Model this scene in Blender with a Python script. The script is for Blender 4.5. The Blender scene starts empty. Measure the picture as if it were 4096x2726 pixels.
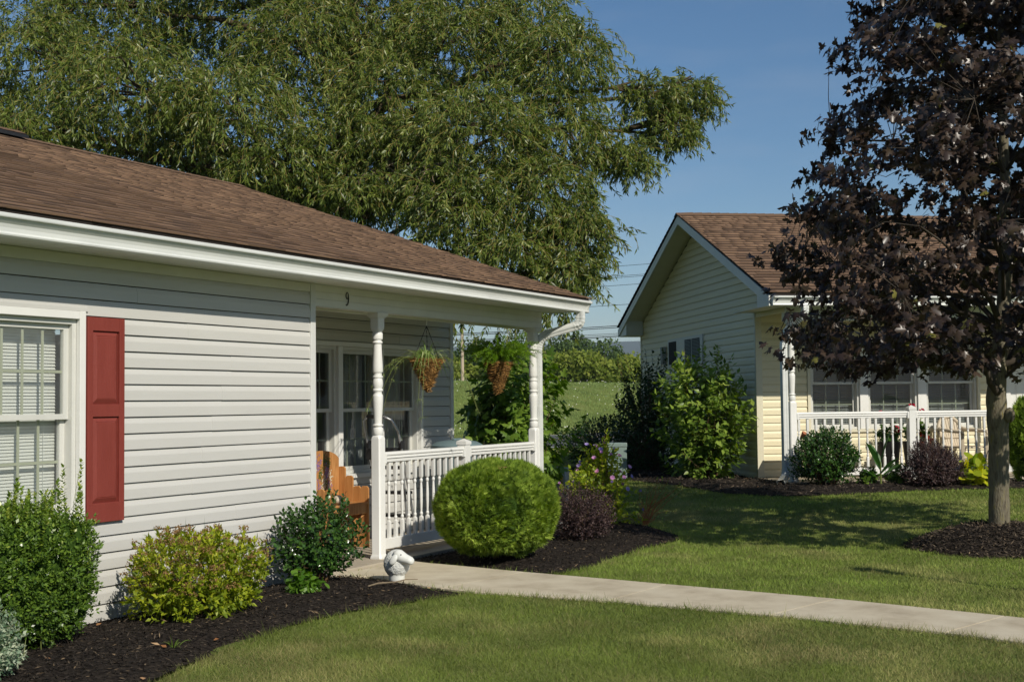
import bpy, math, random
import numpy as np
from mathutils import Vector, Matrix

rad = math.radians
random.seed(11)
rng = np.random.default_rng(11)
SC = bpy.context.scene
COL = SC.collection

# ------------------------------------------------------------------ camera
CAM_POS = np.array([-8.8146, -6.634, 1.45])
CAM_AX = np.array([[0.47260317, -0.03665596, 0.88051268],
                   [-0.88120372, -0.03239429, 0.4716255],
                   [-0.0112357, 0.99880276, 0.04761101]])   # columns: right, up, forward
cam_data = bpy.data.cameras.new('camera')
cam = bpy.data.objects.new('camera', cam_data)
COL.objects.link(cam)
cam_data.sensor_width = 36.0
cam_data.lens = 45.40
cam_data.clip_start = 0.1
cam_data.clip_end = 20000.0
m4 = Matrix.Identity(4)
for i in range(3):
    m4[i][0] = CAM_AX[i, 0]
    m4[i][1] = CAM_AX[i, 1]
    m4[i][2] = -CAM_AX[i, 2]
    m4[i][3] = CAM_POS[i]
cam.matrix_world = m4
SC.camera = cam

# ------------------------------------------------------------------ sky, sun, exposure
SUN_EL = rad(36.0)
SUN_TO = np.array([-0.47, -0.8827])            # horizontal direction towards the sun
world = bpy.data.worlds.new('World')
SC.world = world
world.use_nodes = True
wn = world.node_tree
wn.nodes.clear()
w_out = wn.nodes.new('ShaderNodeOutputWorld')
w_bg = wn.nodes.new('ShaderNodeBackground')
w_sky = wn.nodes.new('ShaderNodeTexSky')
w_sky.sky_type = 'NISHITA'
w_sky.sun_disc = False
w_sky.sun_elevation = SUN_EL
w_sky.sun_rotation = math.atan2(SUN_TO[0], SUN_TO[1])
w_sky.altitude = 200
w_sky.air_density = 1.0
w_sky.dust_density = 0.6
w_sky.ozone_density = 3.0
w_bg.inputs['Strength'].default_value = 0.085
w_hs = wn.nodes.new('ShaderNodeHueSaturation')
w_hs.inputs['Saturation'].default_value = 1.2
wn.links.new(w_sky.outputs[0], w_hs.inputs['Color'])
# faint cloud wisps low over the horizon
w_tc = wn.nodes.new('ShaderNodeTexCoord')
w_sp = wn.nodes.new('ShaderNodeSeparateXYZ')
wn.links.new(w_tc.outputs['Generated'], w_sp.inputs[0])
w_mr = wn.nodes.new('ShaderNodeValToRGB')
for e_, (p_, v_) in zip([w_mr.color_ramp.elements[0], w_mr.color_ramp.elements[1], w_mr.color_ramp.elements.new(0.05), w_mr.color_ramp.elements.new(0.09)], ((0.0, 0.6), (0.16, 0.0), (0.05, 1.0), (0.09, 0.7))):
    e_.position = p_
    e_.color = (v_, v_, v_, 1)
wn.links.new(w_sp.outputs['Z'], w_mr.inputs[0])
w_mp = wn.nodes.new('ShaderNodeMapping')
w_mp.inputs['Scale'].default_value = (5, 5, 22)
wn.links.new(w_tc.outputs['Generated'], w_mp.inputs[0])
w_no = wn.nodes.new('ShaderNodeTexNoise')
w_no.inputs['Scale'].default_value = 1.6
w_no.inputs['Detail'].default_value = 7
wn.links.new(w_mp.outputs[0], w_no.inputs['Vector'])
w_cr = wn.nodes.new('ShaderNodeValToRGB')
w_cr.color_ramp.elements[0].position = 0.46
w_cr.color_ramp.elements[1].position = 0.72
wn.links.new(w_no.outputs['Fac'], w_cr.inputs[0])
w_mu = wn.nodes.new('ShaderNodeMath')
w_mu.operation = 'MULTIPLY'
wn.links.new(w_mr.outputs[0], w_mu.inputs[0])
wn.links.new(w_cr.outputs[0], w_mu.inputs[1])
w_m2 = wn.nodes.new('ShaderNodeMath')
w_m2.operation = 'MULTIPLY'
w_m2.inputs[1].default_value = 0.10
wn.links.new(w_mu.outputs[0], w_m2.inputs[0])
w_mx = wn.nodes.new('ShaderNodeMix')
w_mx.data_type = 'RGBA'
w_mx.inputs['B'].default_value = (7.2, 6.9, 6.8, 1)
wn.links.new(w_m2.outputs[0], w_mx.inputs['Factor'])
wn.links.new(w_hs.outputs[0], w_mx.inputs['A'])
wn.links.new(w_mx.outputs['Result'], w_bg.inputs['Color'])
wn.links.new(w_bg.outputs[0], w_out.inputs['Surface'])

sun_data = bpy.data.lights.new('sun', 'SUN')
sun_data.energy = 4.4
sun_data.angle = rad(0.53)
sun_data.color = (1.0, 0.93, 0.80)
sun = bpy.data.objects.new('sun', sun_data)
COL.objects.link(sun)
sdir = Vector((-SUN_TO[0] * math.cos(SUN_EL), -SUN_TO[1] * math.cos(SUN_EL), -math.sin(SUN_EL)))
sun.rotation_euler = sdir.to_track_quat('-Z', 'Y').to_euler()
sun.location = (-20, -30, 30)

SC.view_settings.view_transform = 'Standard'
SC.view_settings.look = 'None'
SC.view_settings.exposure = 0.0
SC.view_settings.gamma = 1.0
SC.view_settings.use_curve_mapping = False
SC.render.engine = 'CYCLES'
SC.cycles.use_denoising = True
SC.cycles.max_bounces = 8
SC.cycles.transparent_max_bounces = 16
SC.cycles.sample_clamp_indirect = 6.0


# ================================================================== helpers
def project(p):
    q = np.asarray(p, float) - CAM_POS
    c = q @ CAM_AX
    return 2048 + 5165.5 * c[..., 0] / c[..., 2], 1363 - 5165.5 * c[..., 1] / c[..., 2], c[..., 2]


def mesh_obj(name, me, mat, parent=None):
    o = bpy.data.objects.new(name, me)
    if mat is not None and not me.materials:
        me.materials.append(mat)
    COL.objects.link(o)
    if parent is not None:
        o.parent = parent
    return o


class MB:
    """collects shapes; build() links them as ONE mesh object"""
    def __init__(s):
        s.v = []
        s.f = []

    def add(s, vs, fs):
        o = len(s.v)
        s.v += [tuple(map(float, p)) for p in vs]
        s.f += [tuple(i + o for i in q) for q in fs]
        return s

    def box(s, x0, x1, y0, y1, z0, z1):
        return s.add([(x0, y0, z0), (x1, y0, z0), (x1, y1, z0), (x0, y1, z0),
                      (x0, y0, z1), (x1, y0, z1), (x1, y1, z1), (x0, y1, z1)],
                     [(0, 3, 2, 1), (4, 5, 6, 7), (0, 1, 5, 4), (1, 2, 6, 5), (2, 3, 7, 6), (3, 0, 4, 7)])

    def beam(s, a, b, w, h, up=(0, 0, 1)):
        """box bar from a to b, w wide, h high"""
        a, b = Vector(a), Vector(b)
        d = (b - a).normalized()
        u = Vector(up)
        sd = d.cross(u)
        if sd.length < 1e-4:
            sd = d.cross(Vector((1, 0, 0)))
        sd.normalize()
        u = sd.cross(d)
        vs = []
        for p in (a, b):
            for i, j in ((-1, -1), (1, -1), (1, 1), (-1, 1)):
                vs.append(p + sd * (w / 2 * i) + u * (h / 2 * j))
        return s.add(vs, [(0, 3, 2, 1), (4, 5, 6, 7), (0, 1, 5, 4), (1, 2, 6, 5), (2, 3, 7, 6), (3, 0, 4, 7)])

    def prism(s, prof, axis, a, b, a2=None, b2=None):
        """closed 2-D profile extruded along an axis; a2/b2 give slanted ends as functions of the profile point"""
        n = len(prof)
        vs = []
        for k, e in enumerate((a, b)):
            fn = (a2, b2)[k]
            for p in prof:
                t = fn(p) if fn else e
                if axis == 'x':
                    vs.append((t, p[0], p[1]))
                elif axis == 'y':
                    vs.append((p[0], t, p[1]))
                else:
                    vs.append((p[0], p[1], t))
        fs = [tuple(range(n))[::-1], tuple(range(n, 2 * n))]
        for i in range(n):
            j = (i + 1) % n
            fs.append((i, j, n + j, n + i))
        return s.add(vs, fs)

    def loft(s, rings, cap=True):
        n = len(rings[0])
        vs = [p for r in rings for p in r]
        fs = []
        for k in range(len(rings) - 1):
            for i in range(n):
                j = (i + 1) % n
                fs.append((k * n + i, k * n + j, (k + 1) * n + j, (k + 1) * n + i))
        if cap:
            fs.append(tuple(range(n))[::-1])
            fs.append(tuple(range((len(rings) - 1) * n, len(rings) * n)))
        return s.add(vs, fs)

    def turned(s, prof, cx, cy, n=16):
        """prof: (z, half width, squareness 0..1)"""
        rings = []
        for z, r, q in prof:
            ring = []
            for i in range(n):
                t = 2 * math.pi * (i + 0.5) / n
                c, d = math.cos(t), math.sin(t)
                k = 1.0 / max(abs(c), abs(d))
                k = min(k, 1.34)
                m = r * (1 + (k - 1) * q)
                ring.append((cx + c * m, cy + d * m, z))
            rings.append(ring)
        return s.loft(rings)

    def tube(s, pts, radii, n=6, cap=True):
        pts = [Vector(p) for p in pts]
        if not hasattr(radii, '__len__'):
            radii = [radii] * len(pts)
        rings = []
        up = Vector((0.13, 0.21, 1)).normalized()
        prev = None
        for i, p in enumerate(pts):
            d = (pts[min(i + 1, len(pts) - 1)] - pts[max(i - 1, 0)])
            d.normalize()
            sd = d.cross(up if prev is None else prev)
            if sd.length < 1e-3:
                sd = d.cross(Vector((1, 0.3, 0)))
            sd.normalize()
            u = sd.cross(d)
            prev = u
            rings.append([p + (sd * math.cos(2 * math.pi * k / n) + u * math.sin(2 * math.pi * k / n)) * radii[i] for k in range(n)])
        return s.loft(rings, cap)

    def ellipsoid(s, c, r, nu=12, nv=8, bump=0.0):
        rings = []
        for j in range(nv + 1):
            ph = -math.pi / 2 + math.pi * j / nv
            ring = []
            for i in range(nu):
                t = 2 * math.pi * i / nu
                b = 1 + bump * random.uniform(-1, 1)
                cr = max(math.cos(ph), 0.02)
                ring.append((c[0] + r[0] * cr * math.cos(t) * b, c[1] + r[1] * cr * math.sin(t) * b, c[2] + r[2] * math.sin(ph) * b))
            rings.append(ring)
        return s.loft(rings)

    def mapped(s, fn):
        s.v = [tuple(map(float, fn(*p))) for p in s.v]
        return s

    def mesh(s, name, smooth=None):
        me = bpy.data.meshes.new(name)
        me.from_pydata(s.v, [], s.f)
        if smooth is not None:
            me.polygons.foreach_set('use_smooth', [True] * len(me.polygons))
            if smooth < 180:
                me.set_sharp_from_angle(angle=rad(smooth))
        me.update()
        return me

    def build(s, name, mat, parent=None, smooth=None, bevel=0.0):
        o = mesh_obj(name, s.mesh(name, smooth), mat, parent)
        if bevel:
            b = o.modifiers.new('bevel', 'BEVEL')
            b.width = bevel
            b.segments = 2
            b.limit_method = 'ANGLE'
        return o


def thing(name, label, cat, loc=(0, 0, 0), rotz=0.0, group=None):
    o = bpy.data.objects.new(name, None)
    o.empty_display_size = 0.2
    COL.objects.link(o)
    o.location = loc
    o.rotation_euler = (0, 0, rotz)
    return tag(o, label, cat, group)


def tag(o, label, cat, group=None):
    o['label'] = label
    o['category'] = cat
    if group:
        o['group'] = group
    return o


def structure(o):
    o['kind'] = 'structure'
    return o


def stuff(o):
    o['kind'] = 'stuff'
    return o


def copy_part(o, loc, parent, rot=None):
    c = o.copy()
    COL.objects.link(c)
    c.parent = parent
    c.location = loc
    if rot is not None:
        c.rotation_euler = rot
    return c


# ------------------------------------------------------------------ materials
def nt(name):
    m = bpy.data.materials.new(name)
    m.use_nodes = True
    t = m.node_tree
    b = t.nodes['Principled BSDF']
    return m, t, b


def ramp(t, fac, cols, pos=None):
    r = t.nodes.new('ShaderNodeValToRGB')
    e = r.color_ramp.elements
    n = len(cols)
    while len(e) < n:
        e.new(0.5)
    for i, c in enumerate(cols):
        e[i].position = (pos[i] if pos else i / (n - 1))
        e[i].color = (c[0], c[1], c[2], 1)
    t.links.new(fac, r.inputs[0])
    return r.outputs[0]


def surf(name, cols, rough=0.6, spec=0.3, scale=4.0, stretch=(1, 1, 1), detail=5.0, bump=0.0, bscale=60.0,
         bstretch=None, metal=0.0, pos=None, coat=0.0):
    """a surface whose colour wanders between cols with noise, with fine relief"""
    m, t, b = nt(name)
    L = t.links.new
    tc = t.nodes.new('ShaderNodeTexCoord')
    mp = t.nodes.new('ShaderNodeMapping')
    mp.inputs['Scale'].default_value = stretch
    L(tc.outputs['Object'], mp.inputs[0])
    if len(cols) > 1:
        n = t.nodes.new('ShaderNodeTexNoise')
        n.inputs['Scale'].default_value = scale
        n.inputs['Detail'].default_value = detail
        n.inputs['Roughness'].default_value = 0.62
        L(mp.outputs[0], n.inputs['Vector'])
        L(ramp(t, n.outputs['Fac'], cols, pos or [0.3 + 0.4 * i / (len(cols) - 1) for i in range(len(cols))]), b.inputs['Base Color'])
    else:
        b.inputs['Base Color'].default_value = (*cols[0], 1)
    b.inputs['Roughness'].default_value = rough
    b.inputs['Specular IOR Level'].default_value = spec
    b.inputs['Metallic'].default_value = metal
    b.inputs['Coat Weight'].default_value = coat
    if bump:
        n2 = t.nodes.new('ShaderNodeTexNoise')
        n2.inputs['Scale'].default_value = bscale
        n2.inputs['Detail'].default_value = 6
        if bstretch:
            mp2 = t.nodes.new('ShaderNodeMapping')
            mp2.inputs['Scale'].default_value = bstretch
            L(tc.outputs['Object'], mp2.inputs[0])
            L(mp2.outputs[0], n2.inputs['Vector'])
        else:
            L(tc.outputs['Object'], n2.inputs['Vector'])
        bp = t.nodes.new('ShaderNodeBump')
        bp.inputs['Strength'].default_value = min(bump, 1.0)
        bp.inputs['Distance'].default_value = 0.01
        L(n2.outputs['Fac'], bp.inputs['Height'])
        L(bp.outputs[0], b.inputs['Normal'])
    return m


def leafmat(name, cols, rough=0.45, spec=0.4, trans=0.3, pos=None):
    """thin leaf: colour by the per-leaf attribute 'rnd', some light passes through"""
    m, t, b = nt(name)
    L = t.links.new
    a = t.nodes.new('ShaderNodeAttribute')
    a.attribute_name = 'rnd'
    c = ramp(t, a.outputs['Fac'], cols, pos)
    L(c, b.inputs['Base Color'])
    b.inputs['Roughness'].default_value = rough
    b.inputs['Specular IOR Level'].default_value = spec
    if trans > 0:
        tr = t.nodes.new('ShaderNodeBsdfTranslucent')
        hs = t.nodes.new('ShaderNodeHueSaturation')
        hs.inputs['Saturation'].default_value = 1.15
        hs.inputs['Value'].default_value = 1.5
        L(c, hs.inputs['Color'])
        L(hs.outputs[0], tr.inputs['Color'])
        mx = t.nodes.new('ShaderNodeMixShader')
        mx.inputs[0].default_value = trans
        L(b.outputs[0], mx.inputs[1])
        L(tr.outputs[0], mx.inputs[2])
        L(mx.outputs[0], t.nodes['Material Output'].inputs['Surface'])
    return m


def attrmat(name, cols, rough=0.85, spec=0.2, bump=0.0, bscale=200.0, speck=0.0, pos=None):
    """opaque pieces coloured by 'rnd', optional granule speckle"""
    m, t, b = nt(name)
    L = t.links.new
    a = t.nodes.new('ShaderNodeAttribute')
    a.attribute_name = 'rnd'
    c = ramp(t, a.outputs['Fac'], cols, pos)
    tc = t.nodes.new('ShaderNodeTexCoord')
    if speck:
        n = t.nodes.new('ShaderNodeTexNoise')
        n.inputs['Scale'].default_value = bscale
        n.inputs['Detail'].default_value = 3
        L(tc.outputs['Object'], n.inputs['Vector'])
        mx = t.nodes.new('ShaderNodeMix')
        mx.data_type = 'RGBA'
        mx.blend_type = 'OVERLAY'
        mx.inputs['Factor'].default_value = speck
        L(c, mx.inputs['A'])
        L(n.outputs['Color'], mx.inputs['B'])
        hs = t.nodes.new('ShaderNodeMix')
        hs.data_type = 'RGBA'
        hs.inputs['Factor'].default_value = 0.5
        L(mx.outputs['Result'], hs.inputs['A'])
        L(c, hs.inputs['B'])
        c = hs.outputs['Result']
    L(c, b.inputs['Base Color'])
    b.inputs['Roughness'].default_value = rough
    b.inputs['Specular IOR Level'].default_value = spec
    if bump:
        n2 = t.nodes.new('ShaderNodeTexNoise')
        n2.inputs['Scale'].default_value = bscale
        L(tc.outputs['Object'], n2.inputs['Vector'])
        bp = t.nodes.new('ShaderNodeBump')
        bp.inputs['Strength'].default_value = bump
        bp.inputs['Distance'].default_value = 0.004
        L(n2.outputs['Fac'], bp.inputs['Height'])
        L(bp.outputs[0], b.inputs['Normal'])
    return m


def colmat(name, rough=0.6, spec=0.25, trans=0.25):
    """blades coloured by the colour attribute 'tint'"""
    m, t, b = nt(name)
    L = t.links.new
    a = t.nodes.new('ShaderNodeAttribute')
    a.attribute_name = 'tint'
    L(a.outputs['Color'], b.inputs['Base Color'])
    b.inputs['Roughness'].default_value = rough
    b.inputs['Specular IOR Level'].default_value = spec
    tr = t.nodes.new('ShaderNodeBsdfTranslucent')
    L(a.outputs['Color'], tr.inputs['Color'])
    mx = t.nodes.new('ShaderNodeMixShader')
    mx.inputs[0].default_value = trans
    L(b.outputs[0], mx.inputs[1])
    L(tr.outputs[0], mx.inputs[2])
    L(mx.outputs[0], t.nodes['Material Output'].inputs['Surface'])
    return m


def glassmat(name, tint=(0.75, 0.8, 0.78), dust=0.06, refl=1.0):
    m, t, b = nt(name)
    t.nodes.remove(b)
    L = t.links.new
    tr = t.nodes.new('ShaderNodeBsdfTransparent')
    tr.inputs['Color'].default_value = (*tint, 1)
    gl = t.nodes.new('ShaderNodeBsdfGlossy')
    gl.inputs['Roughness'].default_value = 0.015
    df = t.nodes.new('ShaderNodeBsdfDiffuse')
    df.inputs['Color'].default_value = (0.45, 0.47, 0.47, 1)
    lw = t.nodes.new('ShaderNodeLayerWeight')
    lw.inputs['Blend'].default_value = 0.5
    pw = t.nodes.new('ShaderNodeMath')
    pw.operation = 'POWER'
    pw.inputs[1].default_value = 5.0
    L(lw.outputs['Facing'], pw.inputs[0])
    mu = t.nodes.new('ShaderNodeMath')
    mu.operation = 'MULTIPLY_ADD'
    mu.inputs[1].default_value = 0.9
    mu.inputs[2].default_value = 0.075 * refl
    L(pw.outputs[0], mu.inputs[0])
    m1 = t.nodes.new('ShaderNodeMixShader')
    m1.inputs[0].default_value = dust
    L(tr.outputs[0], m1.inputs[1])
    L(df.outputs[0], m1.inputs[2])
    m2 = t.nodes.new('ShaderNodeMixShader')
    L(mu.outputs[0], m2.inputs[0])
    L(m1.outputs[0], m2.inputs[1])
    L(gl.outputs[0], m2.inputs[2])
    L(m2.outputs[0], t.nodes['Material Output'].inputs['Surface'])
    return m


def woodmat(name, cols, rough=0.5):
    m, t, b = nt(name)
    L = t.links.new
    tc = t.nodes.new('ShaderNodeTexCoord')
    mp = t.nodes.new('ShaderNodeMapping')
    mp.inputs['Scale'].default_value = (14, 14, 1.2)
    L(tc.outputs['Object'], mp.inputs[0])
    oi = t.nodes.new('ShaderNodeObjectInfo')
    ad = t.nodes.new('ShaderNodeVectorMath')
    ad.operation = 'ADD'
    sc = t.nodes.new('ShaderNodeVectorMath')
    sc.operation = 'SCALE'
    sc.inputs[0].default_value = (37, 51, 23)
    L(oi.outputs['Random'], sc.inputs['Scale'])
    L(mp.outputs[0], ad.inputs[0])
    L(sc.outputs[0], ad.inputs[1])
    n = t.nodes.new('ShaderNodeTexNoise')
    n.inputs['Scale'].default_value = 3.0
    n.inputs['Detail'].default_value = 7
    n.inputs['Distortion'].default_value = 0.8
    L(ad.outputs[0], n.inputs['Vector'])
    L(ramp(t, n.outputs['Fac'], cols, [0.3, 0.5, 0.72]), b.inputs['Base Color'])
    b.inputs['Roughness'].default_value = rough
    b.inputs['Specular IOR Level'].default_value = 0.3
    return m


M = {}
M['siding'] = surf('grey_siding', [(0.53, 0.525, 0.50), (0.57, 0.565, 0.54)], 0.5, 0.3, 3, (0.35, 1, 3), bump=0.12, bscale=55, bstretch=(0.8, 10, 14))
M['cream'] = surf('cream_siding', [(0.74, 0.67, 0.46), (0.78, 0.71, 0.50)], 0.5, 0.3, 3, (0.35, 0.35, 3), bump=0.1, bscale=55, bstretch=(0.8, 0.8, 14))
M['white'] = surf('white_vinyl', [(0.72, 0.72, 0.69), (0.78, 0.78, 0.755)], 0.38, 0.4, 2.5)
M['whitepaint'] = surf('white_trim', [(0.66, 0.67, 0.63), (0.72, 0.73, 0.69)], 0.45, 0.35, 5, bump=0.05, bscale=30)
M['gutter'] = surf('white_gutter', [(0.60, 0.62, 0.60), (0.68, 0.70, 0.68), (0.71, 0.73, 0.70)], 0.32, 0.5, 3.0, (0.6, 4, 4), bump=0.06, bscale=6)
M['creamtrim'] = surf('cream_trim', [(0.66, 0.62, 0.47), (0.70, 0.66, 0.51)], 0.45, 0.35, 4)
M['greytrim'] = surf('grey_trim', [(0.60, 0.61, 0.59), (0.64, 0.65, 0.63)], 0.45, 0.35, 4)
M['soffit'] = surf('soffit_vinyl', [(0.62, 0.62, 0.56), (0.68, 0.68, 0.62)], 0.5, 0.3, 4)
M['red'] = surf('red_shutter', [(0.205, 0.038, 0.028), (0.24, 0.048, 0.036)], 0.55, 0.3, 4, (3, 3, 0.7), bump=0.35, bscale=25, bstretch=(9, 9, 1.0))
M['almond'] = surf('almond_muntin', [(0.50, 0.52, 0.38)], 0.45, 0.3)
M['sash'] = surf('sash_white', [(0.58, 0.58, 0.54), (0.63, 0.63, 0.59)], 0.45, 0.35, 5)
M['blind'] = surf('blind_slat', [(0.80, 0.81, 0.77)], 0.5, 0.3)
M['curtain'] = surf('sheer_curtain', [(0.42, 0.42, 0.40), (0.56, 0.56, 0.53)], 0.8, 0.1, 5, (9, 9, 0.4))
M['glass'] = glassmat('window_glass')
M['screen'] = glassmat('screened_glass', (0.88, 0.90, 0.89), 0.15, 0.8)
M['darkglass'] = glassmat('dark_screened_glass', (0.62, 0.66, 0.67), 0.05, 0.8)
M['interior'] = surf('dark_interior', [(0.05, 0.05, 0.05)], 0.9, 0.1)
M['concrete'] = surf('concrete', [(0.40, 0.34, 0.245), (0.53, 0.465, 0.345), (0.60, 0.54, 0.415)], 0.85, 0.2, 2.6, detail=12, bump=0.25, bscale=140)
M['porch'] = surf('porch_concrete', [(0.36, 0.31, 0.24), (0.42, 0.37, 0.29)], 0.85, 0.2, 4, bump=0.25, bscale=120)
M['asphalt'] = surf('asphalt', [(0.085, 0.085, 0.085), (0.11, 0.11, 0.108)], 0.9, 0.2, 1.5, bump=0.3, bscale=90)
M['roadwhite'] = surf('road_white', [(0.6, 0.6, 0.57), (0.7, 0.7, 0.67)], 0.8, 0.2, 6)
M['roadyellow'] = surf('road_yellow', [(0.50, 0.27, 0.035), (0.58, 0.32, 0.05)], 0.8, 0.2, 6)
M['bench'] = woodmat('stained_cedar', [(0.33, 0.14, 0.042), (0.46, 0.215, 0.070), (0.54, 0.28, 0.105)])
M['roofmix'] = attrmat('brown_shingles', [(0.032, 0.023, 0.018), (0.120, 0.077, 0.052), (0.165, 0.104, 0.066), (0.195, 0.123, 0.080), (0.250, 0.158, 0.098)], 0.92, 0.12, 0.5, 260, 0.55)
M['roofdeck'] = surf('roof_underlay', [(0.03, 0.025, 0.022)], 0.95, 0.1)
M['steel'] = surf('brushed_aluminium', [(0.42, 0.44, 0.46), (0.52, 0.54, 0.56)], 0.35, 0.5, 8, metal=0.7)
M['black'] = surf('black_plastic', [(0.014, 0.014, 0.015), (0.022, 0.022, 0.023)], 0.45, 0.4, 10)
M['iron'] = surf('black_iron', [(0.02, 0.02, 0.02)], 0.5, 0.4)
M['binlid'] = surf('blue_grey_plastic', [(0.13, 0.19, 0.21), (0.16, 0.225, 0.24)], 0.5, 0.35, 6)
M['cabinet'] = surf('green_grey_steel', [(0.20, 0.27, 0.25), (0.23, 0.30, 0.275)], 0.4, 0.45, 4, bump=0.04, bscale=40)
M['marker'] = surf('weathered_grey_box', [(0.30, 0.31, 0.29), (0.38, 0.39, 0.36)], 0.7, 0.3, 6)
M['yellow'] = surf('yellow_sticker', [(0.75, 0.46, 0.02)], 0.5, 0.3)
M['chair'] = surf('beige_resin', [(0.52, 0.44, 0.33), (0.56, 0.48, 0.365)], 0.5, 0.35, 5)
M['terracotta'] = surf('terracotta', [(0.38, 0.14, 0.07), (0.46, 0.19, 0.10)], 0.8, 0.2, 8, bump=0.2, bscale=60)
M['stone'] = surf('pale_stone', [(0.44, 0.38, 0.29), (0.58, 0.52, 0.42)], 0.6, 0.3, 7, bump=0.15, bscale=40)
M['rock'] = surf('grey_rock', [(0.20, 0.17, 0.14), (0.36, 0.32, 0.27)], 0.85, 0.2, 14, bump=0.6, bscale=40)
M['bark'] = surf('maple_bark', [(0.060, 0.052, 0.038), (0.150, 0.130, 0.092), (0.20, 0.18, 0.13), (0.21, 0.175, 0.045)], 0.9, 0.15, 9, (5, 5, 1.0), detail=8, bump=1.0, bscale=16, bstretch=(7, 7, 1.2))
M['wbark'] = surf('willow_bark', [(0.045, 0.036, 0.022), (0.11, 0.085, 0.05)], 0.95, 0.1, 5, (4, 4, 0.8), bump=1.0, bscale=10, bstretch=(5, 5, 1))
M['mtwig'] = surf('maple_twig', [(0.045, 0.037, 0.030), (0.085, 0.070, 0.055)], 0.9, 0.1, 6)
M['deadwood'] = surf('dead_wood', [(0.15, 0.115, 0.075), (0.24, 0.19, 0.13)], 0.9, 0.1, 6)
M['twig'] = surf('twig', [(0.10, 0.065, 0.035), (0.16, 0.10, 0.05)], 0.8, 0.2, 6)
M['redtwig'] = surf('red_twig', [(0.30, 0.12, 0.045), (0.38, 0.17, 0.07)], 0.8, 0.2, 6)
M['greenstem'] = surf('green_stem', [(0.14, 0.17, 0.045)], 0.6, 0.3)
M['coir'] = attrmat('coir_basket', [(0.16, 0.075, 0.02), (0.33, 0.175, 0.055), (0.46, 0.27, 0.10)], 0.9, 0.1)
M['coirdark'] = surf('coir_inner', [(0.07, 0.035, 0.012), (0.13, 0.07, 0.025)], 0.95, 0.1, 30)
M['sheep'] = surf('white_resin_fleece', [(0.60, 0.615, 0.585), (0.70, 0.71, 0.68)], 0.6, 0.3, 30, bump=1.0, bscale=95)
M['sheepface'] = surf('white_resin', [(0.70, 0.71, 0.67)], 0.4, 0.4)
M['pole'] = surf('weathered_pole', [(0.40, 0.32, 0.24), (0.52, 0.43, 0.33)], 0.9, 0.1, 2, (6, 6, 0.4))
M['mulchbase'] = surf('mulch_base', [(0.010, 0.008, 0.007), (0.026, 0.021, 0.017), (0.055, 0.043, 0.033)], 0.95, 0.1, 26, detail=9, bump=1.0, bscale=45, pos=[0.35, 0.52, 0.75])
M['chips'] = attrmat('mulch_chips', [(0.010, 0.008, 0.007), (0.022, 0.018, 0.015), (0.034, 0.027, 0.022), (0.07, 0.055, 0.04), (0.27, 0.19, 0.11)], 0.9, 0.15, pos=[0, 0.40, 0.72, 0.90, 1.0])
M['oldchips'] = attrmat('faded_mulch_chips', [(0.022, 0.018, 0.015), (0.050, 0.040, 0.032), (0.085, 0.068, 0.052), (0.15, 0.115, 0.08), (0.30, 0.22, 0.14)], 0.9, 0.15, pos=[0, 0.35, 0.7, 0.93, 1.0])
M['dryleaf'] = leafmat('dry_leaf', [(0.30, 0.13, 0.05), (0.48, 0.27, 0.13), (0.55, 0.38, 0.22)], 0.7, 0.2, 0.2)
M['number'] = surf('black_number', [(0.012, 0.012, 0.013)], 0.4, 0.5)

# foliage
M['L_boxwood'] = leafmat('boxwood_leaf', [(0.040, 0.085, 0.014), (0.090, 0.165, 0.022), (0.170, 0.265, 0.034), (0.33, 0.39, 0.06), (0.48, 0.46, 0.16)], 0.32, 0.5, 0.22, [0, 0.35, 0.7, 0.93, 1])
M['L_variegated'] = leafmat('variegated_leaf', [(0.10, 0.19, 0.10), (0.28, 0.36, 0.24), (0.52, 0.56, 0.40)], 0.4, 0.4, 0.25)
M['L_spirea'] = leafmat('spirea_leaf', [(0.085, 0.14, 0.014), (0.20, 0.27, 0.018), (0.36, 0.41, 0.025), (0.50, 0.51, 0.05)], 0.45, 0.35, 0.35)
M['spirea_head'] = leafmat('spirea_flower_head', [(0.14, 0.085, 0.03), (0.23, 0.14, 0.055), (0.33, 0.20, 0.10)], 0.9, 0.1, 0.1)
M['L_holly'] = leafmat('holly_leaf', [(0.022, 0.060, 0.013), (0.040, 0.100, 0.018), (0.070, 0.145, 0.024), (0.20, 0.31, 0.03)], 0.22, 0.6, 0.12, [0, 0.5, 0.94, 1])
M['L_ivy'] = leafmat('broad_leaf', [(0.06, 0.15, 0.015), (0.13, 0.25, 0.025)], 0.4, 0.4, 0.3)
M['L_globe'] = leafmat('arborvitae_spray', [(0.060, 0.110, 0.016), (0.165, 0.260, 0.032), (0.300, 0.410, 0.055), (0.43, 0.53, 0.10)], 0.6, 0.25, 0.25)
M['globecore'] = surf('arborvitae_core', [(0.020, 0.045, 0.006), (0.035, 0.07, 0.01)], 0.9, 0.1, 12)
M['L_barberry'] = leafmat('barberry_leaf', [(0.030, 0.017, 0.019), (0.052, 0.030, 0.032), (0.082, 0.052, 0.050), (0.135, 0.088, 0.075)], 0.5, 0.3, 0.15)
M['L_rose'] = leafmat('hibiscus_leaf', [(0.09, 0.16, 0.015), (0.19, 0.28, 0.02), (0.34, 0.41, 0.03), (0.55, 0.54, 0.05)], 0.45, 0.35, 0.4)
M['petal'] = leafmat('lavender_petal', [(0.34, 0.30, 0.62), (0.52, 0.38, 0.66), (0.70, 0.33, 0.58)], 0.6, 0.2, 0.4)
M['redpetal'] = leafmat('crimson_petal', [(0.55, 0.005, 0.05), (0.72, 0.02, 0.10)], 0.6, 0.2, 0.3)
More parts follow.
